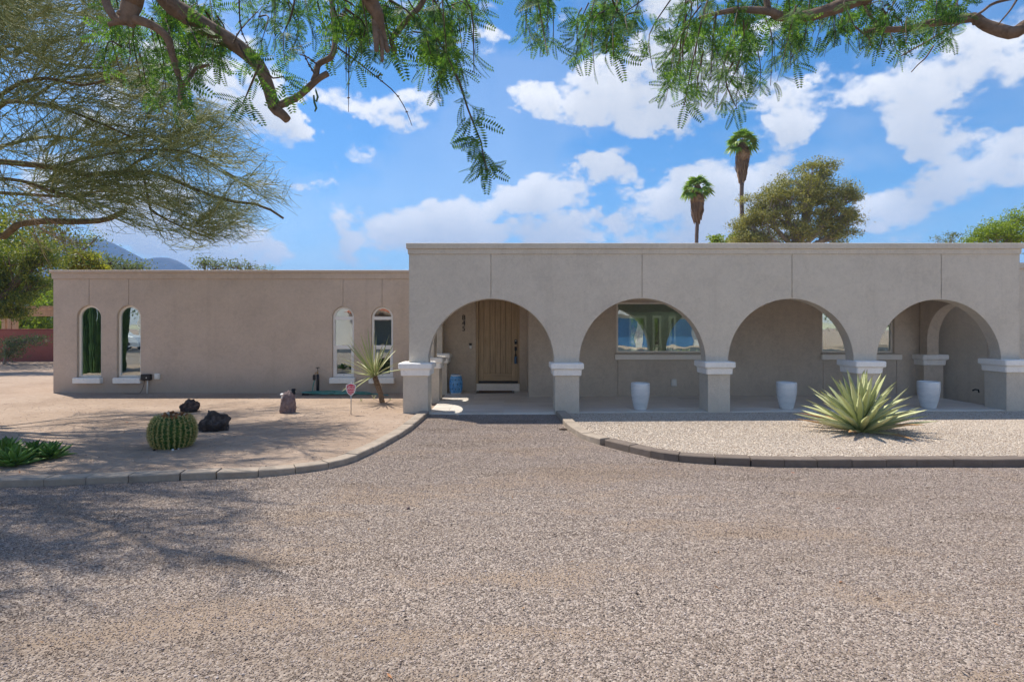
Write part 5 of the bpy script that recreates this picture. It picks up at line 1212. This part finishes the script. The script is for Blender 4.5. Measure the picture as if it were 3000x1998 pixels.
# ------------------------------------------------------------------ left background: wall, pergola, mountain
gw = empty('garden_wall', (-40, 28.3, 0)); tag(gw, 'red brown stucco garden wall left of the house', 'wall')
mb = MB(); mb.box(0, 24, 0, .3, -.1, 1.55, .02); mb.build('wall', M['red_stucco'], gw)
mb = MB(); mb.box(0, 24, -.02, .32, 1.551, 1.60, .012); mb.build('coping', M['red_stucco'], gw)
pg = empty('pergola', (at(60, 960, 33).x, 33, 0)); tag(pg, 'tan wooden pergola behind the red garden wall', 'pergola'); k = 33/F
def pgx(px): return (px-60)*k
def pgz(py): return EYE-(py-HZ)*k
for px in (14, 31, 45, 210, 227, 241):
    mb = MB(); mb.box(pgx(px)-.10, pgx(px)+.10, -.1, .1, 0, pgz(927)); mb.build('post', M['pergola_wood'], pg)
for yo in (-.12, .9):
    mb = MB(); mb.box(pgx(-80), pgx(300), yo, yo+.08, pgz(926), pgz(906), .01); mb.build('beam', M['pergola_wood'], pg)
for i in range(22):
    x = pgx(-80)+i*.36; mb = MB(); mb.box(x, x+.06, -.35, 1.3, pgz(905)+.004, pgz(897)); mb.build('rafter', M['pergola_wood'], pg)
for sx, px in ((1, 45), (-1, 14), (-1, 210), (1, 241)):
    mb = MB(); mb.tube([(pgx(px), 0, pgz(948)), (pgx(px)+sx*.45, 0, pgz(925))], .05, 4); mb.build('brace', M['pergola_wood'], pg)

def mountain():
    tab = [(-900,830),(-500,760),(-200,700),(0,705),(120,690),(214,686),(306,694),(330,705),(357,724),(400,742),(434,752),(446,745),(474,741),(490,745),(505,752),(546,775),(575,795),(700,850),(900,890),(1500,905),(2300,900),(3200,890),(4200,870)]
    Y0 = 1300.; nx, ny = 260, 26; V = []; xs = np.linspace(-2200, 2600, nx)
    for j in range(ny):
        v = j/(ny-1); y = Y0-240+v*700
        for x in xs:
            px = x/Y0*F+1500; h = max(0, EYE-(np.interp(px, *zip(*tab))-HZ)/F*Y0); t = (y-Y0)/(240 if y < Y0 else 460); s = max(0, 1-abs(t))**.9
            nz = 1+.30*(1-s)*noise.fractal(Vector((x*.006, y*.006, 3)), .8, 2.1, 5)*2; V.append((x, y, h*s*nz+(8*noise.noise(Vector((x*.02, y*.02, 1)))*s)-2))
    F4 = [(j*nx+i, j*nx+i+1, (j+1)*nx+i+1, (j+1)*nx+i) for j in range(ny-1) for i in range(nx-1)]
    m = NT('mountain_rock'); v = m.noise(.02, 8, .65); mt = m.fin(m.ramp(v, [(.3, (.035, .035, .035)), (.6, (.085, .075, .075)), (.8, (.15, .125, .115))]), .95, m.bump(m.noise(.05, 8, .7), 1., 6.))
    me = bpy.data.meshes.new('mountain'); me.from_pydata(V, [], F4); me.update(); o = link('mountain', me, mt, None, True); tag(o, 'bare mountain ridge on the horizon at the left', kind='structure')
mountain()

# ------------------------------------------------------------------ what stands behind the camera and shows in the window glass
def leafy_at(name, label, base, lobes, mat, leaf, n_leaf, seed, bark='bark', trunk=.2, n_clump=40, group=None):
    g = np.random.default_rng(seed); root = empty(name, base); tag(root, label, 'tree', group)
    mb = MB(); top = np.array([0, 0, max(.8, min(l[2]-l[4] for l in lobes))]); mb.tube([(0, 0, -.1), top*.5+np.array([.1, 0, 0]), top], [trunk, trunk*.8, trunk*.7], 10); C = []
    for x, y, z, r, rz in lobes:
        c = np.array([x, y, z]); s = spline([top, top*.4+c*.6, c], 6); mb.tube(s, list(np.linspace(trunk*.5, trunk*.15, 6)), 6); d = unit(g.normal(size=(n_clump, 3))); q = c+d*np.array([r, r, rz])*g.random((n_clump, 1))**.45; C.append(q)
    mb.build('trunk', M[bark], root, True); C = np.concatenate(C); i = g.integers(0, len(C), n_leaf)
    V, Fq = np_leaves(C[i]+g.normal(size=(n_leaf, 3))*np.mean([l[3] for l in lobes])*.22, leaf, .45, 0, seed); tag(np_mesh('crown', V, Fq, M[mat], root), kind='stuff')
# organ pipe cactus left of the drive
oc = empty('organ_pipe_cactus', (-15.4, 8.4, .03)); tag(oc, 'tall columnar cactus mirrored in the leftmost window', 'cactus')
g = random.Random(8); n = 48
m = NT('organ_pipe_skin'); sp_d = m.rng(m.voro(16), .0, .22, .8, 0); M['organ_cactus'] = m.fin(m.mix(sp_d, m.ramp(m.noise(5, 4), [(.3, (.025, .07, .02)), (.7, (.10, .19, .05))]), (.40, .42, .22)), .6)
for i in range(17):
    a = i*2.39996; r = .16*math.sqrt(i)+.05; x, y = r*math.cos(a)*1.2, r*math.sin(a)*1.0; H = g.uniform(2.6, 3.9)-.25*r; vs = []; fs = []; rows = 9
    for k in range(rows+1):
        v = k/rows; rr_ = .115*(1 if v < .9 else math.sqrt(max(0, 1-((v-.9)/.1)**2))+.02); ox_, oy_ = x*(1+.35*v), y*(1+.35*v)
        for j in range(n):
            t = 2*math.pi*j/n; q = rr_*(.66+.36*abs(math.cos(t*6))); vs.append((ox_+q*math.cos(t), oy_+q*math.sin(t), H*v))
    for k in range(rows):
        for j in range(n): fs.append((k*n+j, k*n+(j+1) % n, (k+1)*n+(j+1) % n, (k+1)*n+j))
    mb = MB(); mb.add(vs, fs); mb.build('stem', M['organ_cactus'], oc)
def tile_roof(parent, x0, x1, y0, y1, z0, z1, mat):
    """mono-pitch roof of barrel tile rows falling towards +Y"""
    w = .26; n = int((x1-x0)/w)
    for i in range(n):
        xa = x0+i*w+w/2; mb = MB(); vs = []; fs = []
        for k in range(7):
            a = math.pi*k/6; vs += [(xa-w*.5*math.cos(a), y0, z1+w*.42*math.sin(a)), (xa-w*.5*math.cos(a), y1, z0+w*.42*math.sin(a))]
        for k in range(6): fs.append((2*k, 2*k+2, 2*k+3, 2*k+1))
        mb.add(vs, fs); mb.build('tile_row', mat, parent, True)
m = NT('clay_tile'); M['clay'] = m.fin(m.ramp(m.noise(3, 5), [(.3, (.36, .10, .045)), (.7, (.55, .19, .09))]), .8)
m = NT('door_blue'); M['door_blue'] = m.fin(m.ramp(m.noise(1.2, 4), [(.3, (.035, .14, .32)), (.7, (.05, .19, .42))]), .5)  # blue tone shared by the row of garage doors
m = NT('shingle'); M['shingle'] = m.fin(m.ramp(m.noise(4, 6), [(.3, (.20, .19, .18)), (.7, (.36, .34, .32))]), .9, m.bump(m.noise(12, 5), .6, .05))
nh = empty('neighbour_house', (-20, -22, 0)); tag(nh, 'pale stucco house with red tile roof mirrored in the narrow windows', 'house')
for (x0, x1, y0, y1, h, mt) in ((-14, 5.6, -8, 0, 3.4, 'white_stucco'), (10.2, 16, -8, 0, 3.2, 'white_stucco'), (5.6, 10.2, -8, -2.2, 3.0, 'white_stucco')):
    mb = MB(); mb.box(x0, x1, y0, y1, -.1, h); mb.build('wall', M[mt], nh)
tile_roof(nh, 5.0, 10.8, -3.0, .9, 2.75, 3.6, M['clay'])
for x in (5.9, 9.9): mb = MB(); mb.box(x-.15, x+.15, .45, .75, 0, 2.72); mb.build('post', M['pergola_wood'], nh)
mb = MB(); mb.box(6.6, 8.8, -2.26, -2.18, 0, 2.3); d_ = mb.build('door', M['green_paint'] if 'green_paint' in M else M['dark_interior'], nh)
mb = MB(); mb.box(8.6, 8.68, -2.15, -2.08, 1.0, 1.15); mb.build('handle', M['black'], d_)
for x in (-11, -6, 0, 12): mb = MB(); mb.box(x, x+1.8, -.02, .05, 1.0, 2.2); w_ = mb.build('window', M['vinyl'], nh); mb = MB(); mb.box(x+.1, x+1.7, .052, .06, 1.1, 2.1); mb.build('pane', M['glass'], w_)
nb_ = empty('neighbour_house', (14, -22, 0)); tag(nb_, 'house with blue garage doors mirrored in the large porch window', 'house')
mb = MB(); mb.box(-9, 12, -8, 0, -.1, 2.75); mb.build('wall', M['white_stucco'], nb_)
for x in (-7.5, -2.6, 2.3, 7.2): mb = MB(); mb.box(x, x+4.3, -.03, .06, 0, 2.4); mb.build('garage_door', M['door_blue'], nb_)
mb = MB(); mb.add([(-9.6, .7, 2.7), (12.6, .7, 2.7), (12.6, -8.7, 2.7), (-9.6, -8.7, 2.7), (-5, -4, 4.4), (8, -4, 4.4)], [(0, 1, 5, 4), (1, 2, 5), (2, 3, 4, 5), (3, 0, 4), (3, 2, 1, 0)]); mb.build('roof', M['shingle'], nb_)
# parked car
car = empty('parked_car', (-29.5, -12.6, .004)); tag(car, 'white sedan mirrored in the second narrow window', 'car')
m = NT('white_car_paint'); M['car'] = m.fin((.72, .73, .74), .25, spec=.5); m = NT('tail_light'); M['tail'] = m.fin((.45, .01, .015), .25); m = NT('tyre'); M['tyre'] = m.fin((.015, .015, .016), .8)
prof = [(-2.25, .35, .88), (-2.2, .32, .98), (-1.5, .30, 1.06), (-.85, .30, 1.42), (.3, .30, 1.46), (1.05, .30, 1.05), (2.05, .32, .86), (2.25, .36, .62)]
vs = []; fs = []
for x, zb_, zt_ in prof:
    for y, z in ((-.86, zb_), (-.9, zb_+.25), (-.88, min(zt_, .95)), (-.62 if zt_ > 1.1 else -.80, zt_), (.62 if zt_ > 1.1 else .80, zt_), (.88, min(zt_, .95)), (.9, zb_+.25), (.86, zb_)): vs.append((x, y, z))
for i in range(len(prof)-1):
    for j in range(8): fs.append((i*8+j, i*8+(j+1) % 8, (i+1)*8+(j+1) % 8, (i+1)*8+j))
fs += [tuple(range(8)), tuple(range(len(vs)-1, len(vs)-9, -1))]
mb = MB(); mb.add(vs, fs); fix(mb.build('body', M['car'], car))
for s in (-1, 1): mb = MB(); mb.add([(-1.2, s*.80, 1.02), (.85, s*.80, 1.02), (.25, s*.66, 1.38), (-.78, s*.66, 1.36)], [(0, 1, 2, 3)]); mb.build('side_window', M['black'], car)
mb = MB(); mb.add([(-1.52, -.66, 1.08), (-1.52, .66, 1.08), (-.92, .56, 1.40), (-.92, -.56, 1.40)], [(0, 1, 2, 3)]); mb.build('rear_window', M['black'], car)
for s in (-1, 1): mb = MB(); mb.box(-2.29, -2.1, s*.68-.18, s*.68+.18, .72, .90, .02); mb.build('tail_light', M['tail'], car)
for x in (-1.4, 1.35):
    for s in (-1, 1):
        mb = MB(); mb.lathe([(.0, -.1), (.30, -.1), (.33, -.07), (.33, .07), (.30, .1), (0, .1)], 24); w_ = mb.build('wheel', M['tyre'], car, True); w_.rotation_euler = (math.pi/2, 0, 0); w_.location = (x, s*.80, .33)
        mb = MB(); mb.lathe([(0, .02), (.18, .012), (.2, 0)], 16); q = mb.build('rim', M['steel'], w_); q.location = (0, 0, -s*.105 if s > 0 else .1)
leafy_at('street_tree', 'green street tree behind the drive mirrored right in the large window', (24, -30, 0), [(0, 0, 6, 3.5, 2.5), (3, 0, 5, 3, 2), (-3, 1, 5.4, 3, 2)], 'green_leaf', .3, 6000, 31)
leafy_at('street_tree', 'green street tree behind the drive mirrored left in the large window', (6, -31, 0), [(0, 0, 6, 3.5, 2.5), (3, 0, 5, 3, 2), (-3, 1, 5.4, 3, 2)], 'green_leaf', .3, 6000, 32)
leafy_at('street_tree', 'green street tree mirrored in the right porch window', (31, -21, 0), [(0, 0, 4.2, 3, 2.2), (3, 0, 3.6, 2.6, 1.8), (-2.4, .5, 3.4, 2.4, 1.8)], 'green_leaf', .25, 6000, 36)
leafy_at('street_tree', 'dark street tree mirrored at the top of the second window', (-33, -17.8, 0), [(0, 0, 5.2, 3, 1.8), (3, 0, 4.8, 2.5, 1.6)], 'pine_leaf', .25, 6000, 33)

leafy_at('shade_tree', 'tall tree left of the garden wall shading the ground', (-27.5, 30, 0), [(0, 0, 6.5, 3.5, 2.2), (3.5, -2.5, 5.5, 3, 1.6), (2, -5, 5, 3, 1.4), (4.5, -4.5, 5.2, 2.5, 1.3)], 'pine_leaf', .2, 12000, 35, n_clump=60)
# fallen leaflets and chaff on the drive and the beds
g = np.random.default_rng(77); n_ = 420; X_ = g.uniform(-9, 9, n_); Y_ = g.uniform(2.7, 10.5, n_); P_ = np.stack([X_, Y_, np.where(Y_ > 6.2, .075, .014)+g.uniform(0, .004, n_)], 1)
a_ = g.uniform(0, 6.28, n_); d_ = np.stack([np.cos(a_), np.sin(a_), g.normal(size=n_)*.25], 1); q_ = np.stack([-np.sin(a_), np.cos(a_), g.normal(size=n_)*.2], 1); s_ = g.uniform(.008, .028, n_)[:, None]
V = np.stack([P_, P_+d_*s_+q_*s_*.28, P_+d_*s_*2, P_+d_*s_-q_*s_*.28], 1).reshape(-1, 3)
m = NT('leaf_litter'); M['litter'] = m.fin(m.ramp(rnd_island(m), [(0, (.05, .03, .02)), (.5, (.20, .10, .04)), (.8, (.34, .20, .09)), (1, (.42, .12, .05))]), .8)
tag(np_mesh('leaf_litter', V, np.arange(n_*4).reshape(n_, 4), M['litter']), 'dry brown leaf litter scattered over drive and beds', kind='stuff')

# ------------------------------------------------------------------ the air
mb = MB(); mb.box(-2700, 2700, -400, 2700, -1.5, 262); hz_ = mb.build('haze', None); tag(hz_, 'thin blue desert haze in front of the mountain', kind='stuff')
hm = bpy.data.materials.new('haze'); hm.use_nodes = True; hm.node_tree.nodes.clear()
hv = hm.node_tree.nodes.new('ShaderNodeVolumePrincipled'); hv.inputs['Color'].default_value = (.22, .50, 1.0, 1); hv.inputs['Density'].default_value = .00045; hv.inputs['Anisotropy'].default_value = 0.0
ho = hm.node_tree.nodes.new('ShaderNodeOutputMaterial'); hm.node_tree.links.new(hv.outputs[0], ho.inputs['Volume']); hz_.data.materials.append(hm)
